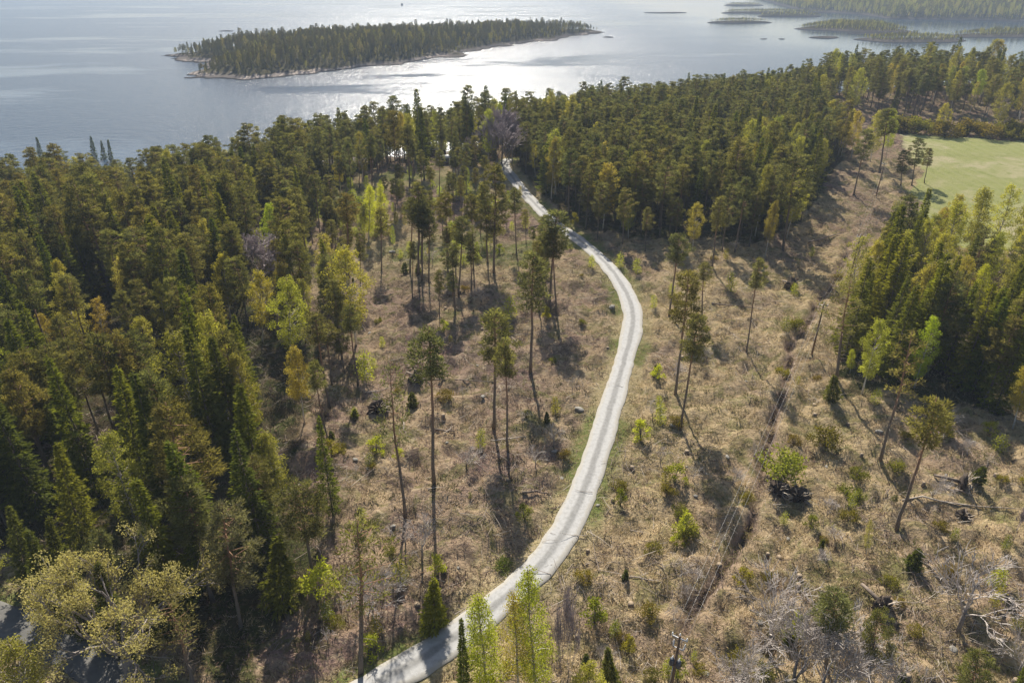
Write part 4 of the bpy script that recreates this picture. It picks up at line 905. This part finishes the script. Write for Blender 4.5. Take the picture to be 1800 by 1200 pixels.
def isl_trees(seeds, sp, hmin, seed, mix, hmean, thr=1.6):
    out = []; g = np.random.default_rng(seed)
    for s in seeds:
        P, hf = ISL[s]; pts = scatter(P, sp, seed + s); 
        if not len(pts): continue
        z = hf(pts[:, 0], pts[:, 1]); qx, qy, dp = project(np.c_[pts, z + 8]); d, _ = dist_poly(pts[:, 0], pts[:, 1], np.vstack([P, P[:1]]))
        for (x, y), zz, a, b, dd_ in zip(pts, z, qx, qy, d):
            if zz < thr or a < -40 or a > 1840 or b < -60: continue
            out.append((x, y, zz - .1, max(3, g.normal(hmean, hmean * .17)) * min(1, .45 + dd_ / 55), g.choice(len(mix[0]), p=mix[1])))
    return out
allp = protos('pine', 'spruce', 'birch'); npn, nsp, nbi = len(protos('pine')), len(protos('spruce')), len(protos('birch'))
def mixp(a, b, c): return (allp, np.r_[np.full(npn, a / npn), np.full(nsp, b / nsp), np.full(nbi, c / nbi)])
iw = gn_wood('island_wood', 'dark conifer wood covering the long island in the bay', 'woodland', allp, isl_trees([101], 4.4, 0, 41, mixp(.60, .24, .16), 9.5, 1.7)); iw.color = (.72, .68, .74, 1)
gn_wood('islet_wood', 'budding brushy trees on the small islets to the right', 'woodland', allp, isl_trees([205, 209, 207, 204, 203, 202, 201], 3.4, 0, 42, mixp(.55, .10, .35), 6.0, 1.3))
gn_wood('mainland_wood', 'hazy mixed wood on the far shore at the upper right', 'woodland', allp, isl_trees([301], 6.5, 0, 43, mixp(.40, .2, .40), 14, 1) + isl_trees([302], 11.0, 0, 44, mixp(.5, .4, .1), 14, 2))

# ------------------------------------------------------------------ small growth one could count
def open_ground(n, seed, ymax=215, band=(560, 1240), road_min=3.2):
    """random points of the clearing, even in the picture's rows"""
    g = np.random.default_rng(seed); out = []
    while len(out) < n:
        px, py = g.uniform(520, 1800), g.uniform(*band); p = on_macro(px, py); x, y = p[0], p[1]
        if y > ymax: continue
        rd, rs = dist_poly(np.array([x]), np.array([y]), ROAD)
        if rd[0] < road_min or any(in_poly(np.array([x]), np.array([y]), Q)[0] for Q in (REG_L, REG_R, REG_S, FIELD)): continue
        out.append((x, y, px, py, rs[0], g))
    return out
SAPPX = [(641, 668, 54, 0), (560, 1055, 60, 2), (1126, 772, 34, 2), (1160, 745, 36, 0), (1156, 668, 24, 2), (770, 1010, 30, 2), (1285, 515, 40, 1), (1182, 525, 30, 1), (1396, 520, 26, 1), (897, 560, 44, 0), (890, 605, 26, 1),
         (655, 650, 24, 1), (672, 610, 20, 0), (780, 575, 12, 2), (700, 805, 18, 2), (650, 1150, 34, 2), (660, 790, 22, 2), (1090, 470, 28, 1), (1120, 480, 28, 0), (1150, 540, 24, 1), (1205, 945, 40, 2), (1190, 960, 22, 2), (622, 735, 22, 1),
         (560, 370, 26, 1), (545, 365, 20, 2), (600, 400, 22, 1), (720, 440, 18, 1), (705, 455, 18, 0), (640, 395, 28, 1), (825, 430, 22, 1), (815, 400, 22, 0), (855, 440, 20, 1), (900, 405, 18, 1), (925, 395, 22, 1), (1040, 470, 24, 1), (1160, 720, 26, 0)]
for k, (px, py, hp, v) in enumerate(SAPPX):
    side = 'left' if px < np.interp(py, [285, 400, 540, 700, 900, 1200], [890, 985, 1110, 1078, 1010, 650]) else 'right'
    plant_px('sapling', v, (px, py), (px, py - hp), 'leafy lime sapling glowing on the clearing %s of the road' % side, 'lime saplings %s of the road' % side, None, 1.25 if v < 2 else 1.1)
for x, y, px, py, rs, g in open_ground(60, 71, 240, (300, 1230)):
    far = 'far ' if y > 125 else ''
    e = plant('sapling', int(g.integers(3)), x, y, g.uniform(1.2, 3.4), 'small yellow green seedling on the %sstraw ground %s of the road' % (far, 'right' if rs > 0 else 'left'), '%sseedlings %s of the road' % (far, 'right' if rs > 0 else 'left'), [(.8, .8, .8), (.75, .64, .7), (.5, .52, .55)][int(g.integers(3))], None, g.uniform(.9, 1.5))
BUSHPX = [(1375, 845, 95, (.62, .68, .55), 'low wide yellow green bush above the dark root pits', 1.0), (1452, 782, 60, (.42, .36, .30), 'dark brown twiggy bush alone on the straw slope', 1.0), (885, 1000, 44, (.30, .42, .30), 'dark green bush in the shade left of the road', .8),
          (1398, 578, 40, (.40, .40, .30), 'olive bush beside the ditch below the pole', .8), (1205, 950, 60, (.6, .6, .5), 'green and brown bush left of the ditch', .9), (1565, 1030, 40, (.55, .55, .4), 'small green bush on the lower right slope', .8),
          (1572, 835, 44, (.5, .5, .4), 'green bush at the foot of the broken topped pine', .8), (1295, 1170, 60, (.5, .5, .4), 'olive bush near the transformer pole', .9), (1150, 970, 40, (.55, .5, .4), 'brownish bush in the open ground right of the road curve', .8), (1140, 1080, 46, (.55, .5, .36), 'mixed brown bush above the dirt track', .8)]
for px, py, wpx_, col, lab, hs in BUSHPX:
    p = on_ground(px, py); dep = project(p)[2]; r = wpx_ / 2 * dep / 1200
    plant('bush', 0, p[0], p[1], 1.15 * r * hs, lab, None, col, None, r / 1.6 / (1.15 * r * hs / 2.0))
for x, y, px, py, rs, g in open_ground(46, 72, 170, (420, 1220)):
    plant('bush', int(g.integers(2)), x, y, g.uniform(.7, 1.5), 'low brown green bush among the slash %s of the road' % ('right' if rs > 0 else 'left'), 'low bushes %s of the road' % ('right' if rs > 0 else 'left'), [(.45, .38, .32), (.38, .40, .28), (.6, .52, .4)][int(g.integers(3))], None, g.uniform(.9, 1.4))
for x, y, px, py, rs, g in open_ground(18, 73, 180, (420, 1220)):
    plant('juniper', int(g.integers(2)), x, y, g.uniform(1.2, 2.8), 'small dark conifer bush on the open ground %s of the road' % ('right' if rs > 0 else 'left'), 'dark conifer bushes %s of the road' % ('right' if rs > 0 else 'left'), (.8, .85, .8))
for x, y, px, py, rs, g in open_ground(46, 78, 190, (430, 1220)):
    plant('bare', int(g.integers(3)), x, y, g.uniform(1.6, 3.6), 'leafless grey brown sapling on the cleared ground %s of the road' % ('right' if rs > 0 else 'left'), 'leafless saplings %s of the road' % ('right' if rs > 0 else 'left'), None, None, g.uniform(.8, 1.3))
hb = np.random.default_rng(77)
for k, px in enumerate(np.linspace(1556, 1815, 22)):
    p = on_ground(px + hb.normal(0, 4), np.interp(px, [1556, 1800], [233, 246]) - hb.uniform(0, 5))
    plant('bush', k, p[0], p[1], hb.uniform(3.0, 5.5), 'brown budding bush in the hedge at the far side of the field', 'hedge bushes at the far side of the field', [(.42, .36, .30), (.5, .48, .34), (.36, .34, .25)][k % 3], None, hb.uniform(1.0, 1.5))

# ------------------------------------------------------------------ boulders, stumps, logs, upturned roots
def boulder_mesh(seed):
    g = np.random.default_rng(seed); nu, nv = 12, 7; V = [(0, 0, .75)]; F = []
    for i in range(1, nv):
        ph = math.pi * i / nv
        for j in range(nu):
            th = 2 * math.pi * j / nu; V.append((math.sin(ph) * math.cos(th), math.sin(ph) * math.sin(th) * .8, .72 * math.cos(ph)))
    V.append((0, 0, -.7)); V = np.array(V)
    for _ in range(9):                                                # flat cleavage faces
        n = unit(g, 1)[0]; d = V @ n; lim = g.uniform(.5, .78); V -= np.where(d > lim, d - lim, 0)[:, None] * n * .9
    V += g.normal(0, .02, V.shape); last = len(V) - 1
    for j in range(nu): F.append((0, 1 + j, 1 + (j + 1) % nu)); F.append((last, 1 + (nv - 2) * nu + (j + 1) % nu, 1 + (nv - 2) * nu + j))
    for i in range(nv - 2):
        for j in range(nu):
            a = 1 + i * nu + j; b = 1 + i * nu + (j + 1) % nu; F += [(a, a + nu, b), (b, a + nu, b + nu)]
    return raw_mesh('boulder', V, np.array(F), M['rock'], np.full(len(V), .5))
BM = [boulder_mesh(s) for s in (1, 2, 3, 4)]
def boulder(px, py, wp, label, group=None, p=None, r=None):
    p = on_ground(px, py) if p is None else p; r = wp / 2 * project(p)[2] / 1200 if r is None else r
    o = link('boulder', BM[int(rng.integers(4))], None, (p[0], p[1], p[2] + .08 * r)); o.scale = (r, r * rng.uniform(.7, 1), r * rng.uniform(.45, .7)); o.rotation_euler = (0, 0, rng.random() * 6.28); return tag(o, label, 'boulder', group)
for px, py, wp, lab in [(1017, 720, 22, 'grey blue boulder in the pine shadow left of the road'), (625, 808, 14, 'small boulder below the upturned root on the left'), (806, 998, 9, 'white stone in the brown clearing near the small spruce'), (690, 925, 12, 'pale stone beside the long trunk shadow'),
                        (975, 790, 16, 'boulder at the road verge below the bend'), (1076, 540, 18, 'flat pale rock inside the road bend'), (1180, 748, 14, 'boulder at the foot of the leaning tall pine'), (1051, 888, 9, 'pale stone on the right road verge'), (1221, 872, 12, 'boulder under the power wires'),
                        (648, 430, 12, 'white rock between the pale birches'), (690, 443, 14, 'bright flat rock below the pale birches'), (1545, 762, 16, 'pale rock in front of the broken topped pine'), (1633, 757, 14, 'dark boulder beneath the lone bare trunked pine')]: boulder(px, py, wp, lab)
for x, y, px, py, rs, g in open_ground(26, 74, 150, (430, 1200)):
    sd_ = 'right' if rs > 0 else 'left'
    boulder(0, 0, 0, 'grey mossy stone half sunk in the ground %s of the road' % sd_, 'half sunk stones %s of the road' % sd_, np.array([x, y, float(ground(x, y))]), g.uniform(.25, .55))
def stump(p, r, h, label, group):
    e = empty('tree_stump', p, rng.random() * 6.28); m = MB(); m.tube([(0, 0, -.3), (0, 0, .08), (0, 0, h)], [r * 1.45, r * 1.1, r], 9)
    m.build('bark', M['log'], e); c = MB(); c.tube([(0, 0, h), (0, 0, h + .015)], [r * .93, r * .93], 9); c.build('cut_face', M['cutwood'], e); return tag(e, label, 'stump', group)
for x, y, px, py, rs, g in open_ground(40, 75, 130, (480, 1210)):
    sd_ = 'right' if rs > 0 else 'left'; stump((x, y, float(ground(x, y))), g.uniform(.17, .32), g.uniform(.3, .55), 'low sawn stump left from the felling %s of the road' % sd_, 'sawn stumps %s of the road' % sd_)
def log(a, b, r, label, mat='log', group=None):
    a = on_ground(*a); b = on_ground(*b); L = np.linalg.norm(b - a); n = 7; t = np.linspace(0, 1, n)[:, None]; P = a + (b - a) * t
    P[:, 2] = np.maximum(P[:, 2], ground(P[:, 0], P[:, 1])) + r * .7; P[1:-1] += rng.normal(0, .05, (n - 2, 3))
    e = empty('fallen_log', P[0]); m = MB(); m.tube(P - P[0], np.linspace(r, r * .45, n), 7); m.build('bole', M[mat], e, True)
    br = MB()
    for k in range(8):
        s = rng.uniform(.3, .97); c = a + (b - a) * s; c[2] = np.interp(s, t[:, 0], P[:, 2]); d = unit(rng, 1)[0]; d[2] = abs(d[2]) * .8; br.tube([c - P[0], c - P[0] + d * rng.uniform(.5, 1.5)], [.04, .012], 3)
    br.build('branch_stubs', M['deadwood'], e); return tag(e, label, 'log', group)
log((918, 866), (968, 873), .16, 'fallen log lying across the brown clearing left of the road'); log((862, 776), (925, 768), .12, 'bent pale log in front of the stout tall pine', 'deadwood')
log((738, 668), (868, 672), .14, 'long fallen trunk behind the stout tall pine'); log((1250, 537), (1338, 544), .14, 'long thin log lying in the upper right clearing'); log((1585, 880), (1790, 895), .12, 'long thin trunk lying across the right slope', 'deadwood')
log((930, 400), (985, 397), .15, 'dark log beside the far road under the pines'); log((763, 755), (800, 765), .18, 'mossy log beside the slim tall pine'); log((1660, 862), (1705, 872), .16, 'short dark log on the right slope'); log((1420, 432), (1475, 412), .2, 'thick fallen trunk beside the power line corridor')
log((705, 735), (714, 765), .10, 'bleached snag leaning by the reddish sparse pine', 'deadwood'); log((1090, 1012), (1160, 1020), .1, 'thin pale log in the straw above the dirt track', 'deadwood'); log((640, 690), (700, 680), .1, 'thin grey log in the left clearing', 'deadwood')
def root_plate(px, py, wp, label, yaw):
    p = on_ground(px, py); r = wp / 2 * project(p)[2] / 1200; g = np.random.default_rng(int(px)); e = empty('root_plate', p, yaw)
    m = MB(); nu, nv = 18, 6; V = []; F = []
    for i in range(nv):                                               # lens of soil standing on edge
        f = i / (nv - 1)
        for j in range(nu):
            th = 2 * math.pi * j / nu; rr = r * (math.sin(math.pi * (.04 + .92 * f)) ** .6) * (1 + .22 * g.normal()); V.append((rr * math.cos(th), (f - .5) * r * .75, r * .62 + rr * math.sin(th) * .95))
    for i in range(nv - 1):
        for j in range(nu): a = i * nu + j; b = i * nu + (j + 1) % nu; F += [(a, b, a + nu), (b, b + nu, a + nu)]
    for i0, s in ((0, 1), ((nv - 1) * nu, -1)):
        V.append((0, (-.5 if s > 0 else .5) * r * .8, r * .62)); c = len(V) - 1; F += [(c, i0 + j, i0 + (j + 1) % nu)[::s] for j in range(nu)]
    m.add(V, F); m.build('soil_disc', M['peat'], e)
    q = MB()
    for k in range(16):
        th = g.uniform(-.3, 3.5); d = np.array([math.cos(th), -g.uniform(.1, .8), math.sin(th)]); s0 = np.array([0, -.2 * r, r * .62]) + d * r * .5; q.tube([s0, s0 + d * r * .4 + g.normal(0, .08, 3), s0 + d * r * .85 + g.normal(0, .15, 3)], [.07, .04, .012], 3)
    q.build('roots', M['deadwood'], e); t = MB(); t.tube([(0, .2 * r, r * .6), (.1, r * 1.6, r * .5), (.2, r * 2.6, .35)], [.24, .2, .16], 7); t.build('broken_trunk', M['log'], e, True); return tag(e, label, 'root plate')
root_plate(664, 726, 34, 'upturned root plate with dark hollow in the left clearing', .4); root_plate(1366, 868, 34, 'left dark root plate of the pair beside the ditch', -.5); root_plate(1400, 880, 40, 'right dark root plate of the pair beside the ditch', -.2)
root_plate(1390, 508, 24, 'round dark root plate alone in the upper right clearing', .2); root_plate(733, 672, 28, 'dark root plate behind the slim tall pine', .7); root_plate(1690, 856, 34, 'dark root plate on the right slope below the spruce stand', 1.0); root_plate(1548, 1070, 40, 'dark root plate beside the bottom right pines', .3); root_plate(1692, 912, 24, 'small dark root plate near the lone bare trunked pine', -.6)

# ------------------------------------------------------------------ power line
def arm_axis(d): return np.array([d[1], -d[0], 0]) / math.hypot(d[0], d[1])
def pole_at(b, t, h=None):
    p = on_ground(*b); d = ray(*t); a = np.array([0, 0, 1.0]); w = p - CAMP; A = np.array([[d @ d, -(d @ a)], [d @ a, -(a @ a)]]); s, hh = np.linalg.solve(A, np.array([w @ d, w @ a])); return p, (h or float(hh))
POLES = [pole_at((1172, 1252), (1190, 1085), 9.6), pole_at((1427, 623), (1441, 533)), pole_at((1494, 488), (1507, 408), 9.2), pole_at((1540, 345), (1553, 285), 9.0)]
tops = []
for k, ((p, h), lab) in enumerate(zip(POLES, ['tarred wooden pole carrying the blue grey transformer at the bottom', 'slim wooden pole standing beside the ditch in the open ground', 'wooden pole standing against the right spruce stand', 'farthest wooden pole near the green field corner'])):
    nx = POLES[min(k + 1, 3)][0]; pv = POLES[max(k - 1, 0)][0]; ax = arm_axis(nx - pv); yaw = math.atan2(ax[1], ax[0])
    e = empty('utility_pole', p, yaw); m = MB(); m.tube([(0, 0, -.6), (0, 0, h * .5), (0, 0, h)], [.15, .13, .10], 10); m.build('post', M['pole'], e, True)
    m = MB(); m.box((0, 0, h - .25), (1.25, .09, .10)); m.tube([(-.45, .06, h - .25), (0, .10, h - .85)], .02, 4); m.tube([(.45, .06, h - .25), (0, .10, h - .85)], .02, 4); m.build('crossarm', M['steel'], e)
    T = []
    for x in (-.58, 0, .58):
        z0 = h - .19 if x else h; m = MB(); m.tube([(x, 0, z0), (x, 0, z0 + .08), (x, 0, z0 + .10), (x, 0, z0 + .18), (x, 0, z0 + .2), (x, 0, z0 + .3)], [.02, .02, .07, .07, .05, .04], 8); m.build('insulator', M['porcelain'], e)
        T.append(p + ax * x + np.array([0, 0, z0 + .28]))
    tops.append(T)
    if k == 0:
        m = MB(); m.box((0, .12, h - 1.55), (.9, .07, .08)); m.tube([(-.42, .12, h - 1.55), (-.56, .3, h - 1.2)], .015, 4); m.tube([(.42, .12, h - 1.55), (.56, .3, h - 1.2)], .015, 4); m.build('fuse_arm', M['steel'], e)
        for x in (-.4, .4):
            m = MB(); m.tube([(x, .12, h - 1.5), (x * 1.05, .2, h - 1.4), (x * 1.1, .28, h - 1.2), (x * 1.15, .34, h - 1.0)], [.05, .06, .05, .03], 7); m.build('fuse', M['porcelain'], e)
        for x in (-.27, .27):
            m = MB(); m.tube([(x, -.05, h - 3.5), (x, -.05, h - 3.42), (x, -.05, h - 2.82), (x, -.05, h - 2.72)], [.15, .2, .2, .14], 14); tk = m.build('transformer_tank', M['tank'], e, False)
            for dy in (-.08, .08):
                m = MB(); m.tube([(x, -.05 + dy, h - 2.74), (x, -.05 + dy, h - 2.6), (x, -.05 + dy, h - 2.44)], [.05, .06, .025], 7); m.build('bushing', M['porcelain'], tk)
        m = MB(); m.box((0, -.02, h - 3.1), (.5, .1, .14)); m.build('hanger', M['steel'], e)
        m = MB(); m.tube([(-.12, -.1, h - 3.4), (-.16, -.13, h - 5), (-.14, -.13, 1.0)], .035, 6); m.build('down_cable', M['steel'], e)
        m = MB(); m.box((-.02, -.22, 2.3), (.34, .18, .5)); m.build('meter_box', M['porcelain'], e)
    tag(e, lab, 'utility pole', 'poles of the power line')
for j, lab in enumerate(['leftmost wire of the power line over the ditch', 'middle wire of the power line over the ditch', 'rightmost wire of the power line over the ditch']):
    P = []
    for a, b in zip(tops[:-1], tops[1:]):
        L = np.linalg.norm(b[j] - a[j]); s = np.linspace(0, 1, 16)[:-1]; P += [a[j] + (b[j] - a[j]) * q - np.array([0, 0, .035 * L * 4 * q * (1 - q) * .55]) for q in s]
    P.append(tops[-1][j]); P = np.array(P); m = MB(); m.tube(P - P[0], .007, 4); tag(m.build('power_wire', M['wire'], None, True, tuple(P[0])), lab, 'wire', 'wires of the power line')

# ------------------------------------------------------------------ cabins by the shore, ship
M['roof_pale'] = plain_mat('pale_roofing', (0.62, 0.61, 0.60), (0.5, 0.49, 0.48), .45, 1.5); M['roof_dark'] = plain_mat('dark_roofing', (0.07, 0.09, 0.13), (0.05, 0.06, 0.09), .5, 1.5)
M['wall_brown'] = plain_mat('brown_boards', (0.12, 0.075, 0.05), (0.09, 0.055, 0.04), .9, 2); M['wall_blue'] = plain_mat('blue_boards', (0.035, 0.075, 0.14), (0.025, 0.05, 0.1), .8, 2); M['glass'] = plain_mat('window_glass', (0.05, 0.06, 0.07), (0.04, 0.05, 0.06), .1, 2); M['white'] = plain_mat('white_paint', (0.78, 0.77, 0.75), (0.7, 0.69, 0.67), .6, 2)
def cabin(name, b, w, d, wh, rh, label, roof, wall, yaw=0.0, chimney=True):
    p = on_ground(*b); e = empty(name, (p[0], p[1], p[2]), yaw); V = []; F = []
    hw, hd = w / 2, d / 2
    V = [(-hw, -hd, -.8), (hw, -hd, -.8), (hw, hd, -.8), (-hw, hd, -.8), (-hw, -hd, wh), (hw, -hd, wh), (hw, hd, wh), (-hw, hd, wh), (-hw, 0, wh + rh), (hw, 0, wh + rh)]
    F = [(0, 1, 5), (0, 5, 4), (2, 3, 7), (2, 7, 6), (1, 2, 6), (1, 6, 5), (3, 0, 4), (3, 4, 7), (5, 6, 9), (7, 4, 8)]
    m = MB(); m.add(V, F); m.build('wall', M[wall], e); m = MB(); o, t = .35, .14
    k = rh / hd; ze = wh - o * k
    for s in (-1, 1):
        A = np.array([(-hw - o, s * (hd + o), ze + .03), (hw + o, s * (hd + o), ze + .03), (hw + o, 0, wh + rh + .03), (-hw - o, 0, wh + rh + .03)]); B = A + [0, 0, t]; q = np.vstack([A, B])
        m.add(q, [(0, 2, 1), (0, 3, 2), (4, 5, 6), (4, 6, 7), (0, 1, 5), (0, 5, 4), (1, 2, 6), (1, 6, 5), (3, 0, 4), (3, 4, 7)])
    r = m.build('roof', M[roof], e)
    if chimney: m = MB(); m.box((w * .2, .3, wh + rh + .2), (.5, .5, 1.0)); m.build('chimney', M['rock'], r)
    for x in (-w * .28, w * .28):
        m = MB(); m.box((x, -hd - .02, wh * .58), (1.1, .06, 1.1)); f = m.build('window', M['white'], e); m = MB(); m.box((x, -hd - .035, wh * .58), (.9, .06, .9)); m.build('pane', M['glass'], f)
    m = MB(); m.box((0, -hd - .03, 1.0), (.95, .08, 2.0)); m.build('door', M['white'], e); return tag(e, label, 'cabin')
cabin('cabin', (768, 276), 6.6, 5.5, 3.0, .85, 'brown cabin with a pale metal roof seen between the pines', 'roof_pale', 'wall_brown', .1)
cabin('cabin', (795, 231), 9.0, 5.0, 2.6, .7, 'pale roofed cabin half hidden at the shore behind the yellow birch', 'roof_pale', 'wall_brown', -.1)
cabin('shed', (790, 286), 5.0, 3.0, 1.9, .4, 'low pale roofed shed beside the pines near the road end', 'roof_pale', 'wall_brown', .3, False)
cabin('cabin', (61, 325), 7.0, 5.0, 3.0, 1.5, 'dark blue cabin half hidden in the left shore wood', 'roof_dark', 'wall_blue', .15)
def ship():
    p = at_z(707, 10, 0); e = empty('ship', (p[0], p[1], 0), 1.45); e.scale = (.8, .8, .8); L = 9.5; m = MB(); V = []; F = []
    for s, wd in ((-1, .75), (-.6, 1), (0, 1), (.55, .85), (.85, .45), (1.05, .03)):
        for zz, ww in ((-.4, .7), (1.0, .95), (1.9 + .5 * max(0, s) ** 2, 1.0)): V += [(s * L, -2.2 * wd * ww, zz), (s * L, 2.2 * wd * ww, zz)]
    for i in range(5):
        a = i * 6; b = a + 6
        for q in ((0, 2), (2, 4)): F += [(a + q[0], b + q[0], b + q[1]), (a + q[0], b + q[1], a + q[1]), (a + q[0] + 1, b + q[1] + 1, b + q[0] + 1), (a + q[0] + 1, a + q[1] + 1, b + q[1] + 1)]
        F += [(a + 4, b + 4, b + 5), (a + 4, b + 5, a + 5)]
    F += [(0, 2, 3), (0, 3, 1), (2, 4, 5), (2, 5, 3)]
    m.add(V, F); m.build('hull', M['tank'], e); m = MB(); m.box((-1, 0, 2.9), (11, 3.2, 2.0)); m.box((0, 0, 4.6), (6, 2.8, 1.4)); s = m.build('deckhouse', M['roof_dark'], e)
    m = MB(); m.box((2.6, 0, 4.7), (.9, 2.83, .6)); m.build('window', M['glass'], s); m = MB(); m.tube([(-1, 0, 5.2), (-1.1, 0, 7.6)], [.1, .05], 5); m.build('mast', M['steel'], e); tag(e, 'small dark ship far out on the sunlit sea', 'ship')
ship()

# ------------------------------------------------------------------ ground cover nobody could count
def cover_points(n, seed, ymin=20, ymax=190, forest=False):
    g = np.random.default_rng(seed); y = ymin + (ymax - ymin) * g.random(n * 2) ** 1.5; x = g.uniform(-.85, .85, n * 2) * (y + 34)
    rd, rs = dist_poly(x, y, ROAD); ld, _ = dist_poly(x, y, LANE); ok = (rd > 1.55 + g.random(n * 2) * .7) & (ld > 1.9) & ~in_poly(x, y, FIELD)
    x, y, rs = x[ok][:n], y[ok][:n], rs[ok][:n]; return x, y, rs, g
def cover_mat(name, stops, trans=.25):
    m, nt, o = new_mat(name); at = N(nt, 'ShaderNodeAttribute', attribute_name='tint'); cr = N(nt, 'ShaderNodeValToRGB'); el = cr.color_ramp.elements
    while len(el) < len(stops): el.new(.5)
    for k, (p, c) in enumerate(stops): el[k].position = p; el[k].color = (*c, 1)
    nt.links.new(at.outputs['Fac'], cr.inputs[0]); d = N(nt, 'ShaderNodeBsdfDiffuse'); t = N(nt, 'ShaderNodeBsdfTranslucent'); mx = N(nt, 'ShaderNodeMixShader', i={0: trans})
    for b in (d, t): nt.links.new(cr.outputs[0], b.inputs[0])
    nt.links.new(d.outputs[0], mx.inputs[1]); nt.links.new(t.outputs[0], mx.inputs[2]); nt.links.new(mx.outputs[0], o.inputs[0]); return m
M['straw'] = cover_mat('dry_straw', [(0, (.11, .125, .04)), (.3, (.21, .185, .08)), (.55, (.40, .31, .175)), (1, (.55, .45, .29))])
M['heather'] = cover_mat('heather', [(0, (.10, .10, .035)), (.4, (.16, .115, .085)), (.7, (.20, .13, .11)), (1, (.30, .24, .19))])
M['brush'] = cover_mat('brushwood', [(0, (.12, .09, .075)), (.5, (.27, .215, .18)), (1, (.50, .44, .37))], .0)
def tussocks(name, label, n, per, seed, mat, Lh, Wd, spread, prob, tfun, up):
    x, y, rs, g = cover_points(n, seed); z = ground(x, y); k = prob(x, y, rs) > g.random(len(x)); x, y, z, rs = x[k], y[k], z[k], rs[k]
    m = MB(); X = np.repeat(np.stack([x, y, z - .04], 1), per, 0); sz = np.repeat(g.uniform(.6, 1.4, len(x)), per); o = g.normal(0, spread, (len(X), 3)) * sz[:, None]; o[:, 2] *= .15
    D = np.concatenate([o[:, :2] / spread * .55 + g.normal(0, .35, (len(X), 2)), np.full((len(X), 1), up)], 1); t = np.clip(np.repeat(tfun(x, y, rs, g), per) + g.normal(0, .12, len(X)), 0, 1)
    m.leaves(X + o, D, Lh * sz, Wd * sz, g, t); return tag(m.build(name, M[mat]), label, 'ground cover', None, 'stuff')
tussocks('dry_grass', 'pale dry grass tussocks over the clearcut', 46000, 14, 91, 'straw', .46, .06, .24, lambda x, y, rs: np.clip(.25 + .55 * (rs > 0) + .9 * (fbm(x / 9, y / 9, 2, 71) - .45), 0, 1), lambda x, y, rs, g: np.clip(.58 + 1.5 * (fbm(x / 6, y / 6, 3, 72) - .5) + g.normal(0, .12, len(x)), .05, 1), .8)
tussocks('heather', 'brown heather and bilberry scrub over the clearing', 30000, 14, 92, 'heather', .32, .09, .34, lambda x, y, rs: np.clip(.75 - .5 * (rs > 0) + .9 * (fbm(x / 8, y / 8, 2, 73) - .5), 0, 1), lambda x, y, rs, g: np.clip(.5 + 1.8 * (fbm(x / 7, y / 7, 3, 74) - .5) + g.normal(0, .1, len(x)), 0, 1), .7)
def brushwood():
    x, y, rs, g = cover_points(26000, 93); dens = fbm(x / 6, y / 6, 2, 75); k = (dens > .60) | (g.random(len(x)) < .07); x, y = x[k], y[k]; z = ground(x, y); n = len(x); V = []; per = 3
    X = np.repeat(np.stack([x, y, z], 1), per, 0) + g.normal(0, .5, (n * per, 3)) * [1, 1, 0]; X[:, 2] = ground(X[:, 0], X[:, 1]) + g.uniform(.02, .4, len(X)); a = g.uniform(0, 6.283, len(X)); L = g.uniform(.5, 2.2, len(X)) * (1 + .8 * (g.random(len(X)) < .08))
    D = np.stack([np.cos(a), np.sin(a), g.normal(0, .14, len(X))], 1); r = g.uniform(.012, .03, len(X)) * (1 + .7 * (L > 2)); S = np.cross(D, [0, 0, 1.0]); S /= np.linalg.norm(S, axis=1, keepdims=True); U = np.cross(S, D)
    E = X + D * L[:, None]; M_ = X + D * L[:, None] * .5 + g.normal(0, .08, X.shape); V = []
    for q, w in ((X, 1.0), (M_, .8), (E, .35)):
        for k in range(3): th = 2.094 * k; V.append(q + (S * math.cos(th) + U * math.sin(th)) * (r * w)[:, None])
    V = np.stack(V, 1).reshape(-1, 3); b = np.arange(len(X))[:, None] * 9; F = []
    for i in (0, 3):
        for k in range(3): p, q = i + k, i + (k + 1) % 3; F += [b + [[p, p + 3, q]], b + [[q, p + 3, q + 3]]]
    m = MB(); m.add(V, np.concatenate(F), np.repeat(g.random(len(X)), 9)); tag(m.build('brushwood', M['brush']), 'bleached felling slash and twigs strewn over the clearing', 'slash', None, 'stuff')
brushwood()

# ------------------------------------------------------------------ haze over land and sea
if HAZE > 0:
    m, nt, o = new_mat('haze_air'); v = N(nt, 'ShaderNodeVolumePrincipled', i={'Density': HAZE, 'Color': (.62, .77, 1.0, 1), 'Anisotropy': 0.0}); nt.links.new(v.outputs[0], o.inputs['Volume'])
    b = MB(); b.box((0, 9600, 39), (29000, 21400, 92)); tag(b.build('haze', m), None, None, None, 'stuff')
